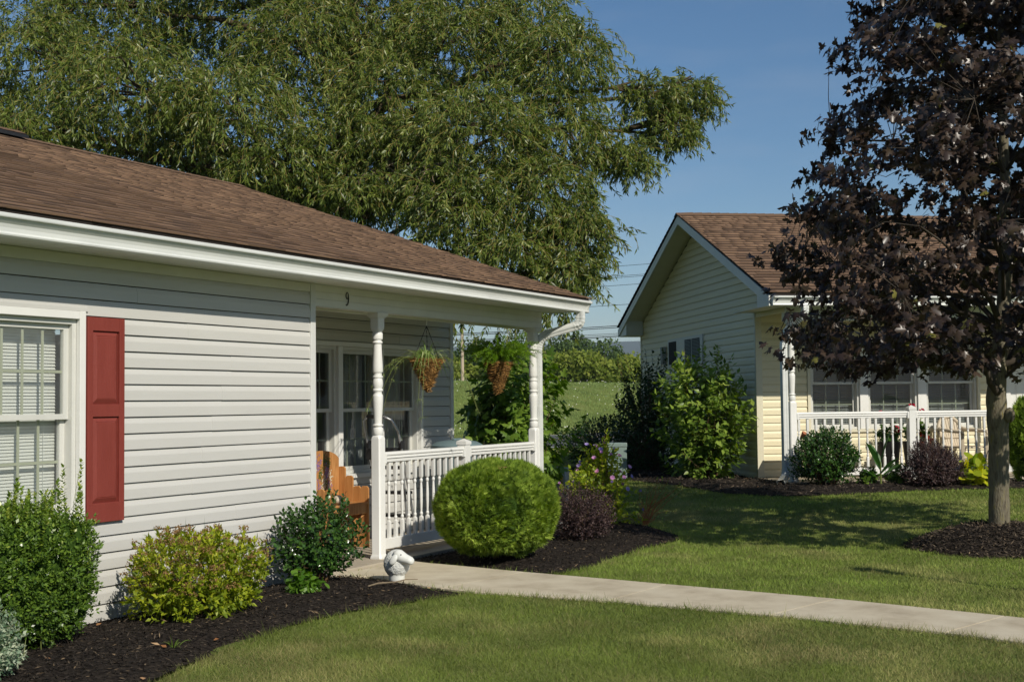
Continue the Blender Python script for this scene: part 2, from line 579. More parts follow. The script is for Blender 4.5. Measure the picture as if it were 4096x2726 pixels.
M['L_vib'] = leafmat('viburnum_leaf', [(0.065, 0.125, 0.020), (0.14, 0.225, 0.034), (0.25, 0.35, 0.055), (0.40, 0.47, 0.09)], 0.38, 0.4, 0.3)
M['L_dark'] = leafmat('dark_shrub_leaf', [(0.016, 0.045, 0.010), (0.030, 0.070, 0.014), (0.055, 0.105, 0.02)], 0.4, 0.4, 0.2)
M['L_mul'] = leafmat('mulberry_leaf', [(0.065, 0.13, 0.018), (0.13, 0.23, 0.028), (0.23, 0.34, 0.05)], 0.42, 0.4, 0.35)
M['L_canna'] = leafmat('canna_leaf', [(0.045, 0.12, 0.03), (0.075, 0.17, 0.04)], 0.4, 0.4, 0.3)
M['L_hosta'] = leafmat('hosta_leaf', [(0.16, 0.26, 0.015), (0.36, 0.42, 0.02), (0.55, 0.52, 0.03)], 0.45, 0.3, 0.35)
M['L_mound'] = leafmat('mound_leaf', [(0.03, 0.085, 0.016), (0.06, 0.14, 0.025), (0.11, 0.21, 0.03)], 0.45, 0.3, 0.25)
M['L_maple'] = leafmat('maple_leaf', [(0.020, 0.013, 0.010), (0.042, 0.027, 0.020), (0.076, 0.052, 0.036), (0.135, 0.098, 0.070), (0.17, 0.16, 0.04)], 0.36, 0.5, 0.16, [0, 0.35, 0.7, 0.93, 1])
M['L_willow'] = leafmat('willow_leaf', [(0.056, 0.088, 0.017), (0.115, 0.160, 0.027), (0.19, 0.240, 0.042), (0.29, 0.33, 0.08), (0.40, 0.42, 0.16)], 0.40, 0.45, 0.34, [0, 0.35, 0.7, 0.93, 1])
M['willowtwig'] = surf('willow_twig', [(0.16, 0.13, 0.035), (0.24, 0.18, 0.05)], 0.7, 0.2, 3)
M['L_far'] = leafmat('far_tree_leaf', [(0.040, 0.075, 0.022), (0.065, 0.11, 0.030), (0.10, 0.145, 0.04)], 0.6, 0.2, 0.25)
M['L_faryellow'] = leafmat('far_yellow_leaf', [(0.10, 0.15, 0.02), (0.17, 0.22, 0.03), (0.25, 0.28, 0.05)], 0.6, 0.2, 0.3)
M['L_spider'] = leafmat('spider_plant_leaf', [(0.10, 0.20, 0.03), (0.24, 0.34, 0.09), (0.50, 0.54, 0.28)], 0.4, 0.4, 0.35)
M['L_fern'] = leafmat('fern_frond', [(0.07, 0.17, 0.010), (0.15, 0.29, 0.014), (0.26, 0.40, 0.02)], 0.5, 0.3, 0.4)
M['L_coleus'] = leafmat('coleus_leaf', [(0.16, 0.012, 0.012), (0.28, 0.04, 0.015), (0.60, 0.36, 0.04)], 0.5, 0.3, 0.2)
M['L_weed'] = leafmat('weed_leaf', [(0.12, 0.2, 0.03), (0.2, 0.3, 0.05)], 0.5, 0.3, 0.3)
M['blade'] = colmat('grass_blade')
M['queen'] = leafmat('wildflower_white', [(0.6, 0.6, 0.5), (0.75, 0.75, 0.68)], 0.8, 0.1, 0.2)

# ------------------------------------------------------------------ foliage engine (numpy)
T_LEAF = np.array([(0, 0, 0), (0.5, 0.38, 0.10), (0, 0.42, 0), (-0.5, 0.38, 0.10), (0, 1, -0.05)], float)     # folded leaf
F_LEAF = [(0, 1, 2), (0, 2, 3), (1, 4, 2), (2, 4, 3)]
T_DIA = np.array([(0, 0, 0), (0.5, 0.45, 0.0), (0, 1, 0), (-0.5, 0.45, 0.0)], float)
F_DIA = [(0, 1, 2, 3)]
T_BLADE = np.array([(-0.5, 0, 0), (0.5, 0, 0), (0, 1, 0)], float)
F_BLADE = [(0, 1, 2)]
T_ROUND = np.array([(0, 0, 0), (0.36, 0.18, 0.05), (0.5, 0.5, 0.08), (0.33, 0.84, 0.04), (0, 1, -0.03), (-0.33, 0.84, 0.04), (-0.5, 0.5, 0.08), (-0.36, 0.18, 0.05)], float)
F_ROUND = [(0, 1, 2, 3), (0, 3, 4, 5), (0, 5, 6, 7)]
_ml = [(0, 0), (0.16, 0.12), (0.50, 0.02), (0.36, 0.24), (0.62, 0.52), (0.38, 0.50), (0.20, 0.52), (0.24, 0.78), (0, 1.04)]
_ml = _ml + [(-x, y) for x, y in _ml[-2:0:-1]]
T_MAPLE = np.array([(0, 0.30, 0)] + [(x, y, -0.42 * abs(x) - 0.35 * max(0, y - 0.35) ** 1.2) for x, y in _ml], float)
F_MAPLE = [(0, i, i % (len(T_MAPLE) - 1) + 1) for i in range(1, len(T_MAPLE))]
_sp = []
_spf = []
for k, (a, l) in enumerate(((-62, 0.62), (-32, 0.85), (0, 1.0), (32, 0.85), (62, 0.62))):
    a = rad(a)
    d = np.array([math.sin(a), math.cos(a)])
    n_ = np.array([d[1], -d[0]]) * 0.12
    b0 = np.array([0, 0.12 * k / 4])
    zz = 0.06 * abs(k - 2)
    _spf.append((len(_sp), len(_sp) + 1, len(_sp) + 2))
    _sp += [(*(b0 + n_), zz), (*(b0 + d * l), zz * 2), (*(b0 - n_), zz)]
T_SPRAY = np.array(_sp, float)
F_SPRAY = _spf


def unit(a):
    return a / np.maximum(np.linalg.norm(a, axis=-1, keepdims=True), 1e-9)


def frames(axis, normal):
    y = unit(axis)
    z = normal - (normal * y).sum(-1, keepdims=True) * y
    bad = np.linalg.norm(z, axis=-1) < 1e-3
    if bad.any():
        z[bad] = np.cross(y[bad], np.array([0.3, 0.9, 0.1]))
    z = unit(z)
    x = np.cross(y, z)
    return np.stack([x, y, z], axis=-1)


def np_mesh(name, V, faces, k, mat, parent, rnd=None, tint=None, smooth=False):
    """V (N*k,3); faces: template face tuples, repeated for each of the N copies"""
    N = len(V) // k
    me = bpy.data.meshes.new(name)
    fl = len(faces[0])
    F = np.asarray(faces, np.int64)
    idx = (np.arange(N)[:, None, None] * k + F[None]).reshape(-1)
    nf = N * len(faces)
    me.vertices.add(len(V))
    me.vertices.foreach_set('co', np.ascontiguousarray(V, np.float32).ravel())
    me.loops.add(len(idx))
    me.loops.foreach_set('vertex_index', idx.astype(np.int32))
    me.polygons.add(nf)
    me.polygons.foreach_set('loop_start', (np.arange(nf) * fl).astype(np.int32))
    if smooth:
        me.polygons.foreach_set('use_smooth', np.ones(nf, bool))
    if rnd is not None:
        a = me.attributes.new('rnd', 'FLOAT', 'POINT')
        a.data.foreach_set('value', np.repeat(np.asarray(rnd, np.float32), k))
    if tint is not None:
        a = me.attributes.new('tint', 'FLOAT_COLOR', 'POINT')
        c = np.concatenate([np.asarray(tint, np.float32), np.ones((N, 1), np.float32)], 1)
        a.data.foreach_set('color', np.repeat(c, k, axis=0).ravel())
    me.update(calc_edges=True)
    me.validate()
    return mesh_obj(name, me, mat, parent)


def leaves(name, P, axis, normal, length, width, tmpl, faces, mat, parent, rnd=None, thick=1.0, own=0, own_name='leaf'):
    """one mesh of many leaves; the own leaves nearest the camera become parts of their own"""
    N = len(P)
    Fm = frames(np.asarray(axis, float), np.asarray(normal, float))
    length = np.broadcast_to(length, (N,))
    width = np.broadcast_to(width, (N,))
    S = np.stack([width, length, np.minimum(width, length) * thick], -1)
    V = (tmpl[None] * S[:, None, :])
    V = np.einsum('nij,nkj->nki', Fm, V) + np.asarray(P)[:, None, :]
    if rnd is None:
        rnd = rng.random(N)
    if own:
        wp = np.asarray(P) + (np.array(parent.location) if parent else 0)
        u, v, dpt = project(wp)
        key = np.where((u > 0) & (u < 4096) & (v > 0) & (v < 2726), dpt, 1e6)
        o = np.argsort(key)
        for i in o[:own]:
            np_mesh(own_name, V[i], faces, len(tmpl), mat, parent, rnd[i:i + 1])
        if N <= own:
            return None
        V, rnd = V[o[own:]], rnd[o[own:]]
    return np_mesh(name, V.reshape(-1, 3), faces, len(tmpl), mat, parent, rnd)


def rdir(n):
    return unit(rng.normal(size=(n, 3)))


class Lump:
    """smooth bumpy function of direction or position"""
    def __init__(s, freq, n=14, seed=0):
        r = np.random.default_rng(seed)
        s.k = unit(r.normal(size=(n, 3))) * freq * r.uniform(0.5, 1.3, (n, 1))
        s.p = r.uniform(0, 6.28, n)
        s.n = n

    def __call__(s, d):
        return np.sin(d @ s.k.T + s.p).sum(-1) / math.sqrt(s.n * 0.5) * 0.7


def shell(n, c, r, lump=0.12, freq=4, seed=0, rmin=0.55, zmin=-0.75, power=1.0, rmaxj=0.04):
    """n points through the outer part of a lumpy ellipsoid: positions and outward directions"""
    d = rdir(int(n * 2.2) + 10)
    d = d[d[:, 2] > zmin][:n]
    while len(d) < n:
        e = rdir(n)
        d = np.concatenate([d, e[e[:, 2] > zmin]])[:n]
    k = rmin + (1 - rmin) * rng.random(len(d)) ** (1 / (1 + power))
    k = k * (1 + lump * Lump(freq, seed=seed)(d)) + rng.normal(size=len(d)) * rmaxj
    if isinstance(r, tuple):
        r = np.array(r)
    p = np.asarray(c) + d * k[:, None] * r
    return p, unit(d / r)


def twig_leaves(tips, axes, nleaf, twiglen, ll, lw, spread, droop=0.0, jit=0.15, pair=False):
    """leaves set along the last piece of each twig"""
    n = len(tips)
    t = (np.arange(nleaf) + 0.4) / nleaf
    P = tips[:, None, :] - axes[:, None, :] * (twiglen * (1 - t))[None, :, None]
    ang = (np.arange(nleaf) * (math.pi if pair else 2.4))[None, :] + rng.uniform(0, 6.28, (n, 1)) + rng.normal(size=(n, nleaf)) * 0.3
    ref = np.where(np.abs(axes[:, 2:3]) > 0.9, np.array([[1.0, 0, 0]]), np.array([[0, 0, 1.0]]))
    a = unit(np.cross(axes, ref))
    b = np.cross(axes, a)
    radial = a[:, None, :] * np.cos(ang)[..., None] + b[:, None, :] * np.sin(ang)[..., None]
    sp = spread * (1 - 0.5 * t)[None, :, None]
    ax = axes[:, None, :] * (1 - sp) + radial * sp * 1.2 + rng.normal(size=(n, nleaf, 3)) * jit
    ax[..., 2] -= droop
    nrm = axes[:, None, :] * 0.8 - radial * 0.4 + np.array([0, 0, 0.7]) + rng.normal(size=(n, nleaf, 3)) * 0.35
    k = n * nleaf
    L_ = ll * rng.uniform(0.7, 1.15, k)
    return P.reshape(k, 3), unit(ax.reshape(k, 3)), nrm.reshape(k, 3), L_, L_ * (lw / ll)


def stems(name, base, tips, r0, mat, parent, spread=0.05, n=5, wig=0.04):
    m = MB()
    base = np.asarray(base, float)
    for t in tips:
        b = base + np.array([random.uniform(-spread, spread), random.uniform(-spread, spread), 0])
        t = np.asarray(t)
        pts = []
        for i in range(n):
            u = i / (n - 1)
            p = b + (t - b) * u
            p[2] = b[2] + (t[2] - b[2]) * (u ** 0.8)
            if 0 < i < n - 1:
                p = p + np.array([random.uniform(-wig, wig) for _ in range(3)])
            pts.append(p)
        m.tube(pts, [r0 * (1 - 0.75 * i / (n - 1)) for i in range(n)], 4, False)
    return m.build(name, mat, parent)


def rel(p, c):
    return np.asarray(p) - np.asarray(c)


# ------------------------------------------------------------------ terrain
def smooth01(t):
    t = np.clip(t, 0, 1)
    return t * t * (3 - 2 * t)


def road_s(x, y):
    """distance beyond the near edge of the road"""
    return ((y - 8.22) + 0.1333 * (x - 20.67)) * 0.9912


MAPLE = (4.33, -4.87)


def ground_z(x, y):
    x = np.asarray(x, float)
    y = np.asarray(y, float)
    z = 0.26 * smooth01((x - 3.8) / 5.2)
    s = road_s(x, y)
    z = np.where(s > -3, z + (0.26 - z) * smooth01((s + 3) / 2.5), z)
    z = z + 2.35 * smooth01((s - 8.0) / 17.0) * (s > 8)
    return z


def sample_poly(poly, n, seed=0):
    r = np.random.default_rng(seed)
    P = np.array(poly)
    lo, hi = P.min(0), P.max(0)
    out = np.zeros((0, 2))
    while len(out) < n:
        q = r.uniform(lo, hi, (n * 2, 2))
        out = np.concatenate([out, q[inside(q, poly)]])
    return out[:n]


def inside(q, poly):
    x, y = q[:, 0], q[:, 1]
    c = np.zeros(len(q), bool)
    n = len(poly)
    for i in range(n):
        x1, y1 = poly[i]
        x2, y2 = poly[(i + 1) % n]
        if y1 == y2:
            continue
        k = ((y1 > y) != (y2 > y)) & (x < (x2 - x1) * (y - y1) / (y2 - y1) + x1)
        c ^= k
    return c


def dist_poly(q, poly):
    d = np.full(len(q), 1e9)
    n = len(poly)
    for i in range(n):
        a = np.array(poly[i])
        b = np.array(poly[(i + 1) % n])
        ab = b - a
        t = np.clip(((q - a) @ ab) / max(ab @ ab, 1e-12), 0, 1)
        d = np.minimum(d, np.linalg.norm(q - a - t[:, None] * ab, axis=1))
    return d


# ================================================================== the setting
H2_POS = np.array([9.816, -0.781])
H2_ROT = math.atan2(-0.78926776, 0.61404918)
E2 = np.array([0.61404918, -0.78926776])
N2 = np.array([0.78926776, 0.61404918])


def h2w(x, y):
    p = H2_POS + E2 * x + N2 * y
    return p[0], p[1]


def axis_steps(fine_lo, fine_hi, step, lo, hi):
    a = list(np.arange(fine_lo, fine_hi, step))
    d, p = step, fine_hi
    while p < hi:
        a.append(p)
        d *= 1.35
        p += d
    a.append(hi)
    d, p = step, fine_lo
    while p > lo:
        d *= 1.35
        p -= d
        a.insert(0, max(p, lo))
    return np.array(a)


gx = axis_steps(-12, 60, 0.9, -6000, 9000)
gy = axis_steps(-14, 60, 0.9, -6000, 9000)
GX, GY = np.meshgrid(gx, gy, indexing='ij')
GZ = ground_z(GX, GY)
mnd = np.hypot(GX - 20, GY - 10)
nx, ny = GX.shape
V = np.stack([GX, GY, GZ], -1).reshape(-1, 3)
I = np.arange(nx * ny).reshape(nx, ny)
Fq = np.stack([I[:-1, :-1], I[1:, :-1], I[1:, 1:], I[:-1, 1:]], -1).reshape(-1, 4)
me = bpy.data.meshes.new('lawn')
me.from_pydata(V.tolist(), [], Fq.tolist())
me.polygons.foreach_set('use_smooth', [True] * len(me.polygons))
m, t, b = nt('lawn_soil')
tc = t.nodes.new('ShaderNodeTexCoord')
n1 = t.nodes.new('ShaderNodeTexNoise')
n1.inputs['Scale'].default_value = 0.5
n1.inputs['Detail'].default_value = 8
n1.inputs['Roughness'].default_value = 0.7
t.links.new(tc.outputs['Object'], n1.inputs['Vector'])
t.links.new(ramp(t, n1.outputs['Fac'], [(0.085, 0.120, 0.028), (0.15, 0.19, 0.045), (0.22, 0.22, 0.08)], [0.3, 0.5, 0.75]), b.inputs['Base Color'])
n2 = t.nodes.new('ShaderNodeTexNoise')
n2.inputs['Scale'].default_value = 40
n2.inputs['Detail'].default_value = 6
t.links.new(tc.outputs['Object'], n2.inputs['Vector'])
bp = t.nodes.new('ShaderNodeBump')
bp.inputs['Strength'].default_value = 0.8
bp.inputs['Distance'].default_value = 0.03
t.links.new(n2.outputs['Fac'], bp.inputs['Height'])
t.links.new(bp.outputs[0], b.inputs['Normal'])
b.inputs['Roughness'].default_value = 0.95
b.inputs['Specular IOR Level'].default_value = 0.1
M['lawn'] = m
lawn = structure(mesh_obj('lawn', me, m))

# --- concrete walk: separate slabs with open joints
W_NEAR = [(0.10, -0.13), (0.187, -0.425), (0.0, -0.85), (-0.15, -1.35), (-0.21, -1.65), (-0.205, -2.30), (-0.20, -2.79), (-0.284, -3.51), (-0.324, -4.03), (-0.52, -5.19), (-0.95, -6.60), (-1.45, -8.2)]
W_FAR = [(1.25, -0.13), (1.17, -0.35), (1.08, -0.85), (0.955, -1.50), (0.92, -1.75), (0.84, -2.30), (0.746, -2.87), (0.64, -3.60), (0.535, -4.25), (0.253, -5.43), (-0.17, -6.90), (-0.65, -8.4)]
WALK_POLY = W_NEAR + W_FAR[::-1]
walk = structure(bpy.data.objects.new('concrete_walk', None))
COL.objects.link(walk)
cuts = [0, 3, 6, 8, 9, 10, 11]
for k in range(len(cuts) - 1):
    a, b_ = cuts[k], cuts[k + 1]
    nearp = [np.array(p) for p in W_NEAR[a:b_ + 1]]
    farp = [np.array(p) for p in W_FAR[a:b_ + 1]]
    for arr in (nearp, farp):
        d0 = unit(arr[1] - arr[0])
        d1 = unit(arr[-1] - arr[-2])
        arr[0] = arr[0] + d0 * 0.006
        arr[-1] = arr[-1] - d1 * 0.006
    mb = MB()
    top = 0.018
    rows = []
    for pn, pf in zip(nearp, farp):
        w = unit(pf - pn)
        rows.append([(*pn, -0.08), (*pn, top - 0.006), (*(pn + w * 0.006), top), (*(pf - w * 0.006), top), (*pf, top - 0.006), (*pf, -0.08)])
    vs = [p for r in rows for p in r]
    fs = []
    for i in range(len(rows) - 1):
        for j in range(5):
            fs.append((i * 6 + j, i * 6 + j + 1, (i + 1) * 6 + j + 1, (i + 1) * 6 + j))
    fs.append((0, 1, 2, 3, 4, 5))
    e = (len(rows) - 1) * 6
    fs.append((e + 5, e + 4, e + 3, e + 2, e + 1, e))
    mb.add(vs, fs)
    mb.build('slab', M['concrete'], walk)

# --- mulch beds
BED1 = [(-6.5, 0.02), (0.0, 0.02), (0.11, -0.13), (0.18, -0.42), (0.0, -0.85), (-0.15, -1.35), (-0.22, -1.63), (-0.795, -1.49), (-1.356, -1.335), (-2.02, -1.31), (-2.8, -1.456), (-3.63, -1.73), (-6.5, -2.3)]
BED2 = [(1.24, -0.13), (4.5, -0.13), (4.5, 2.2), (5.8, 2.2), (5.5, 0.5), (5.0, -0.75), (4.6, -1.25), (4.25, -1.62), (3.85, -1.80), (3.155, -1.75), (2.17, -1.78), (1.34, -1.86), (0.98, -1.82), (0.92, -1.70), (0.955, -1.50), (1.08, -0.85), (1.17, -0.35)]
BED3 = [h2w(-0.25, 6.0), h2w(0.05, 6.0), h2w(0.05, -1.4), h2w(7, -1.4), (11.0, -7.0), (10.2, -6.0), (9.15, -4.55), (8.35, -3.25), (7.75, -2.45), (7.45, -1.8), (7.60, -1.0), (8.4, 0.0), (9.7, 1.9), (11.5, 3.4)]
BEDS = [('mulch_bed', BED1, 0.02), ('mulch_bed', BED2, 0.02), ('mulch_bed', BED3, 0.02)]
bed_lump = Lump(2.2, seed=5)


def bed_z(q, poly):
    d = dist_poly(q, poly)
    p3 = np.concatenate([q, np.zeros((len(q), 1))], 1)
    return ground_z(q[:, 0], q[:, 1]) + 0.008 + 0.045 * smooth01(d / 0.35) + 0.012 * bed_lump(p3 * 2.5)


def tri_fill(poly, step):
    """grid clipped to a polygon: inner grid vertices plus the outline, via bmesh triangle fill"""
    import bmesh
    P = []
    n = len(poly)
    for i in range(n):
        a, b_ = np.array(poly[i]), np.array(poly[(i + 1) % n])
        k = max(1, int(np.linalg.norm(b_ - a) / step))
        for j in range(k):
            P.append(a + (b_ - a) * j / k)
    lo = np.min(P, 0)
    hi = np.max(P, 0)
    from mathutils.geometry import delaunay_2d_cdt
    G = np.stack(np.meshgrid(np.arange(lo[0], hi[0], step), np.arange(lo[1], hi[1], step), indexing='ij'), -1).reshape(-1, 2)
    G = G + np.random.default_rng(3).uniform(-0.25, 0.25, G.shape) * step
    G = G[inside(G, poly)]
    G = G[dist_poly(G, poly) > step * 0.4]
    ed = [(i, (i + 1) % len(P)) for i in range(len(P))]
    vs, _, fs, _, _, _ = delaunay_2d_cdt([Vector(p) for p in list(P) + list(G)], ed, [], 1, 1e-5)
    return np.array([tuple(v) for v in vs]), fs


chip_n = [26000, 16000, 14000]
for k, (nm, poly, hgt) in enumerate(BEDS):
    q, fs = tri_fill(poly, 0.10 if k < 2 else 0.2)
    z = bed_z(q, poly)
    me = bpy.data.meshes.new(nm)
    me.from_pydata(np.concatenate([q, z[:, None]], 1).tolist(), [], [tuple(f) for f in fs])
    me.polygons.foreach_set('use_smooth', [True] * len(me.polygons))
    bed = structure(mesh_obj(nm, me, M['mulchbase']))
    n = chip_n[k]
    q = sample_poly(poly, n, 20 + k)
    pz = bed_z(q, poly) + rng.uniform(0.0, 0.012, n)
    ax = rng.normal(size=(n, 3)) * np.array([1, 1, 0.32])
    nr = rng.normal(size=(n, 3)) * 0.45 + np.array([0, 0, 1])
    ln = rng.uniform(0.012, 0.05, n) * (1 if k < 2 else 1.6)
    rv = rng.random(n)
    rv[rng.random(n) < 0.975] *= 0.97
    ch = leaves('mulch_chips', np.concatenate([q, pz[:, None]], 1), ax, nr, ln, np.minimum(ln * 0.28, 0.009) * (1 if k < 2 else 1.6), T_DIA, F_DIA, M['chips'] if k < 2 else M['oldchips'], bed, rv)
    stuff(ch)

# --- the mound under the maple
rr = np.linspace(0, 1, 14)
nn = 40
mb = MB()
rings = []
ml = Lump(3, seed=9)
for r in rr[1:]:
    ring = []
    for i in range(nn):
        t_ = 2 * math.pi * i / nn
        d = np.array([[math.cos(t_), math.sin(t_), 0]])
        R0 = 0.86 * (1 + 0.10 * float(ml(d)[0]))
        x, y = MAPLE[0] + math.cos(t_) * r * R0, MAPLE[1] + math.sin(t_) * r * R0
        z = float(ground_z(x, y)) - 0.01 + 0.25 * (1 - r ** 1.9) + 0.012 * float(ml(d * 4 * r)[0]) * (1 - r)
        ring.append((x, y, z))
    rings.append(ring)
mb.loft(rings, False)
mound = structure(mb.build('mulch_mound', M['mulchbase'], None, 180))
n = 9000
th = rng.uniform(0, 6.283, n)
r = np.sqrt(rng.random(n))
R0 = 0.86 * (1 + 0.10 * ml(np.stack([np.cos(th), np.sin(th), 0 * th], -1)))
x, y = MAPLE[0] + np.cos(th) * r * R0, MAPLE[1] + np.sin(th) * r * R0
P = np.stack([x, y, ground_z(x, y) - 0.005 + 0.25 * (1 - r ** 1.9) + rng.uniform(0, 0.015, n)], -1)
ln = rng.uniform(0.02, 0.06, n)
rv = rng.random(n)
stuff(leaves('mulch_chips', P, rng.normal(size=(n, 3)) * np.array([1, 1, 0.35]), rng.normal(size=(n, 3)) * 0.5 + np.array([0, 0, 1]), ln, ln * 0.22, T_DIA, F_DIA, M['oldchips'], mound, rv))

# --- road with markings
RD = np.array([0.99123, -0.13216])
RN = np.array([0.13216, 0.99123])
RO = np.array([20.67, 8.22])


def road_strip(name, s0, s1, mat, dz):
    mb = MB()
    vs, fs = [], []
    ts = np.arange(-60, 121, 3.0)
    for i, t_ in enumerate(ts):
        for s_ in (s0, s1):
            p = RO + RD * t_ + RN * s_
            vs.append((p[0], p[1], 0.26 + dz))
        if i:
            fs.append((2 * i - 2, 2 * i - 1, 2 * i + 1, 2 * i))
    mb.add(vs, fs)
    return structure(mb.build(name, mat))


road_strip('road', -0.25, 7.0, M['asphalt'], 0.03)
road_strip('road_edge_marking', 0.0, 0.13, M['roadwhite'], 0.034)
road_strip('road_edge_marking', 6.62, 6.75, M['roadwhite'], 0.034)
road_strip('road_centre_marking', 3.62, 3.75, M['roadyellow'], 0.034)
road_strip('road_centre_marking', 3.92, 4.05, M['roadyellow'], 0.034)

# --- distant hills
mb = MB()
vs, fs = [], []
hl = Lump(1.0, seed=21)
N_ = 90
for i in range(N_):
    a = rad(-70 + 160 * i / (N_ - 1))
    for j, (d, hh) in enumerate(((3300, 0.0), (3700, 0.55), (4200, 1.0), (5000, 0.9))):
        ca, sa = math.cos(a), math.sin(a)
        h = 178 + 26 * float(hl(np.array([[ca * 6, sa * 6, 0]]))[0])
        vs.append((CAM_POS[0] + d * ca, CAM_POS[1] + d * sa, -5 + h * hh))
    if i:
        for j in range(3):
            o = 4 * i
            fs.append((o - 4 + j, o + j, o + j + 1, o - 4 + j + 1))
mb.add(vs, fs)
M['hill'] = surf('wooded_hill', [(0.020, 0.036, 0.028), (0.032, 0.052, 0.036)], 1.0, 0.0, 0.01, detail=8)
structure(mb.build('hills', M['hill'], None, 180))


# ================================================================== house parts
CH = 0.1143


def course(parent, z0, xa, xb, mat, fn=None, h=CH, ztop=None, a2=None, b2=None):
    """one lap of Dutch-lap siding, outside towards -y"""
    z1 = z0 + h
    gp = 0.945 if mat is M['siding'] else 0.985
    prof = [(0.0, z0), (-0.023, z0), (-0.0215, z0 + h * 0.58), (-0.0195, z0 + h * 0.65), (-0.0070, z0 + h * gp), (0.0, z0 + h * (gp + 0.005))]
    if ztop is not None and z1 > ztop:
        prof = [(y, min(z, ztop)) for y, z in prof]
        if ztop - z0 < 0.02:
            return
    cutx = None
    if a2 is None and xb - xa > 1.7 and (z0 * 91.7) % 1.0 < 0.34:
        cutx = xa + (xb - xa) * (0.62 + 0.30 * ((z0 * 37.7) % 1.0)) if xb - xa > 4 else (xa + xb) / 2 + 0.6 * (((z0 * 53.3) % 1.0) - 0.5)
    if cutx is None:
        m = MB().prism(prof, 'x', xa, xb, a2, b2)
        if fn:
            m.mapped(fn)
        return m.build('siding_board', mat, parent)
    for k_, (p_, q_) in enumerate(((xa, cutx), (cutx - 0.0005, xb))):
        m = MB().prism([(y - (0.0022 if k_ and y < -0.001 else 0), z - (0.001 if k_ and z == z0 else 0)) for y, z in prof], 'x', p_, q_)
        if fn:
            m.mapped(fn)
        o = m.build('siding_board', mat, parent)
    return o


POST_PROF = [(0.0, 0.062, 1), (0.012, 0.064, 1), (0.03, 0.058, 1), (0.04, 0.052, 1), (0.045, 0.050, 1), (1.085, 0.050, 1), (1.10, 0.0495, 0.85), (1.115, 0.046, 0.4), (1.122, 0.041, 0.05), (1.125, 0.040, 0),
             (1.128, 0.0465, 0), (1.134, 0.049, 0), (1.18, 0.049, 0), (1.187, 0.0465, 0), (1.19, 0.038, 0), (1.20, 0.038, 0), (1.204, 0.046, 0), (1.212, 0.0495, 0), (1.22, 0.046, 0), (1.224, 0.038, 0),
             (1.235, 0.037, 0), (1.30, 0.040, 0), (1.42, 0.0475, 0), (1.475, 0.0485, 0), (1.49, 0.046, 0), (1.498, 0.039, 0), (1.518, 0.038, 0), (1.524, 0.046, 0), (1.533, 0.0485, 0), (1.543, 0.046, 0), (1.548, 0.041, 0),
             (1.57, 0.0465, 0), (1.595, 0.0488, 0), (1.62, 0.0465, 0), (1.642, 0.041, 0), (1.646, 0.046, 0), (1.655, 0.0485, 0), (1.664, 0.046, 0), (1.668, 0.038, 0), (1.69, 0.0385, 0), (1.697, 0.046, 0), (1.71, 0.0485, 0),
             (1.76, 0.0475, 0), (1.88, 0.041, 0), (1.955, 0.038, 0), (1.962, 0.046, 0), (1.970, 0.0485, 0), (1.978, 0.046, 0), (1.982, 0.038, 0), (1.995, 0.038, 0), (2.0, 0.0475, 0), (2.005, 0.049, 0), (2.052, 0.049, 0), (2.058, 0.0465, 0),
             (2.061, 0.040, 0), (2.066, 0.041, 0.05), (2.078, 0.046, 0.4), (2.095, 0.0495, 0.85), (2.11, 0.050, 1), (2.195, 0.050, 1), (2.196, 0.060, 1), (2.203, 0.061, 1), (2.204, 0.068, 1), (2.214, 0.070, 1), (2.215, 0.078, 1), (2.228, 0.081, 1), (2.24, 0.083, 1)]


def turned_post(parent, x, y, z0, z1):
    k = (z1 - z0) / 2.24
    m = MB().turned([(z0 + z * k, r, q) for z, r, q in POST_PROF], x, y, 24)
    return m.build('turned_post', M['white'], parent, 32)


BAL_PROF = [(0, 0.0165, 1), (0.145, 0.0165, 1), (0.152, 0.0155, 0.7), (0.160, 0.011, 0.1), (0.163, 0.010, 0), (0.170, 0.015, 0), (0.180, 0.0165, 0), (0.190, 0.015, 0), (0.197, 0.010, 0), (0.21, 0.0105, 0), (0.30, 0.0145, 0), (0.36, 0.0152, 0),
            (0.42, 0.0135, 0), (0.478, 0.0100, 0), (0.486, 0.015, 0), (0.497, 0.0165, 0), (0.508, 0.015, 0), (0.515, 0.010, 0), (0.52, 0.011, 0.1), (0.528, 0.0155, 0.7), (0.536, 0.0165, 1), (0.70, 0.0165, 1)]
BAL_MESH = MB().turned(BAL_PROF, 0, 0, 12).mesh('baluster', 32)


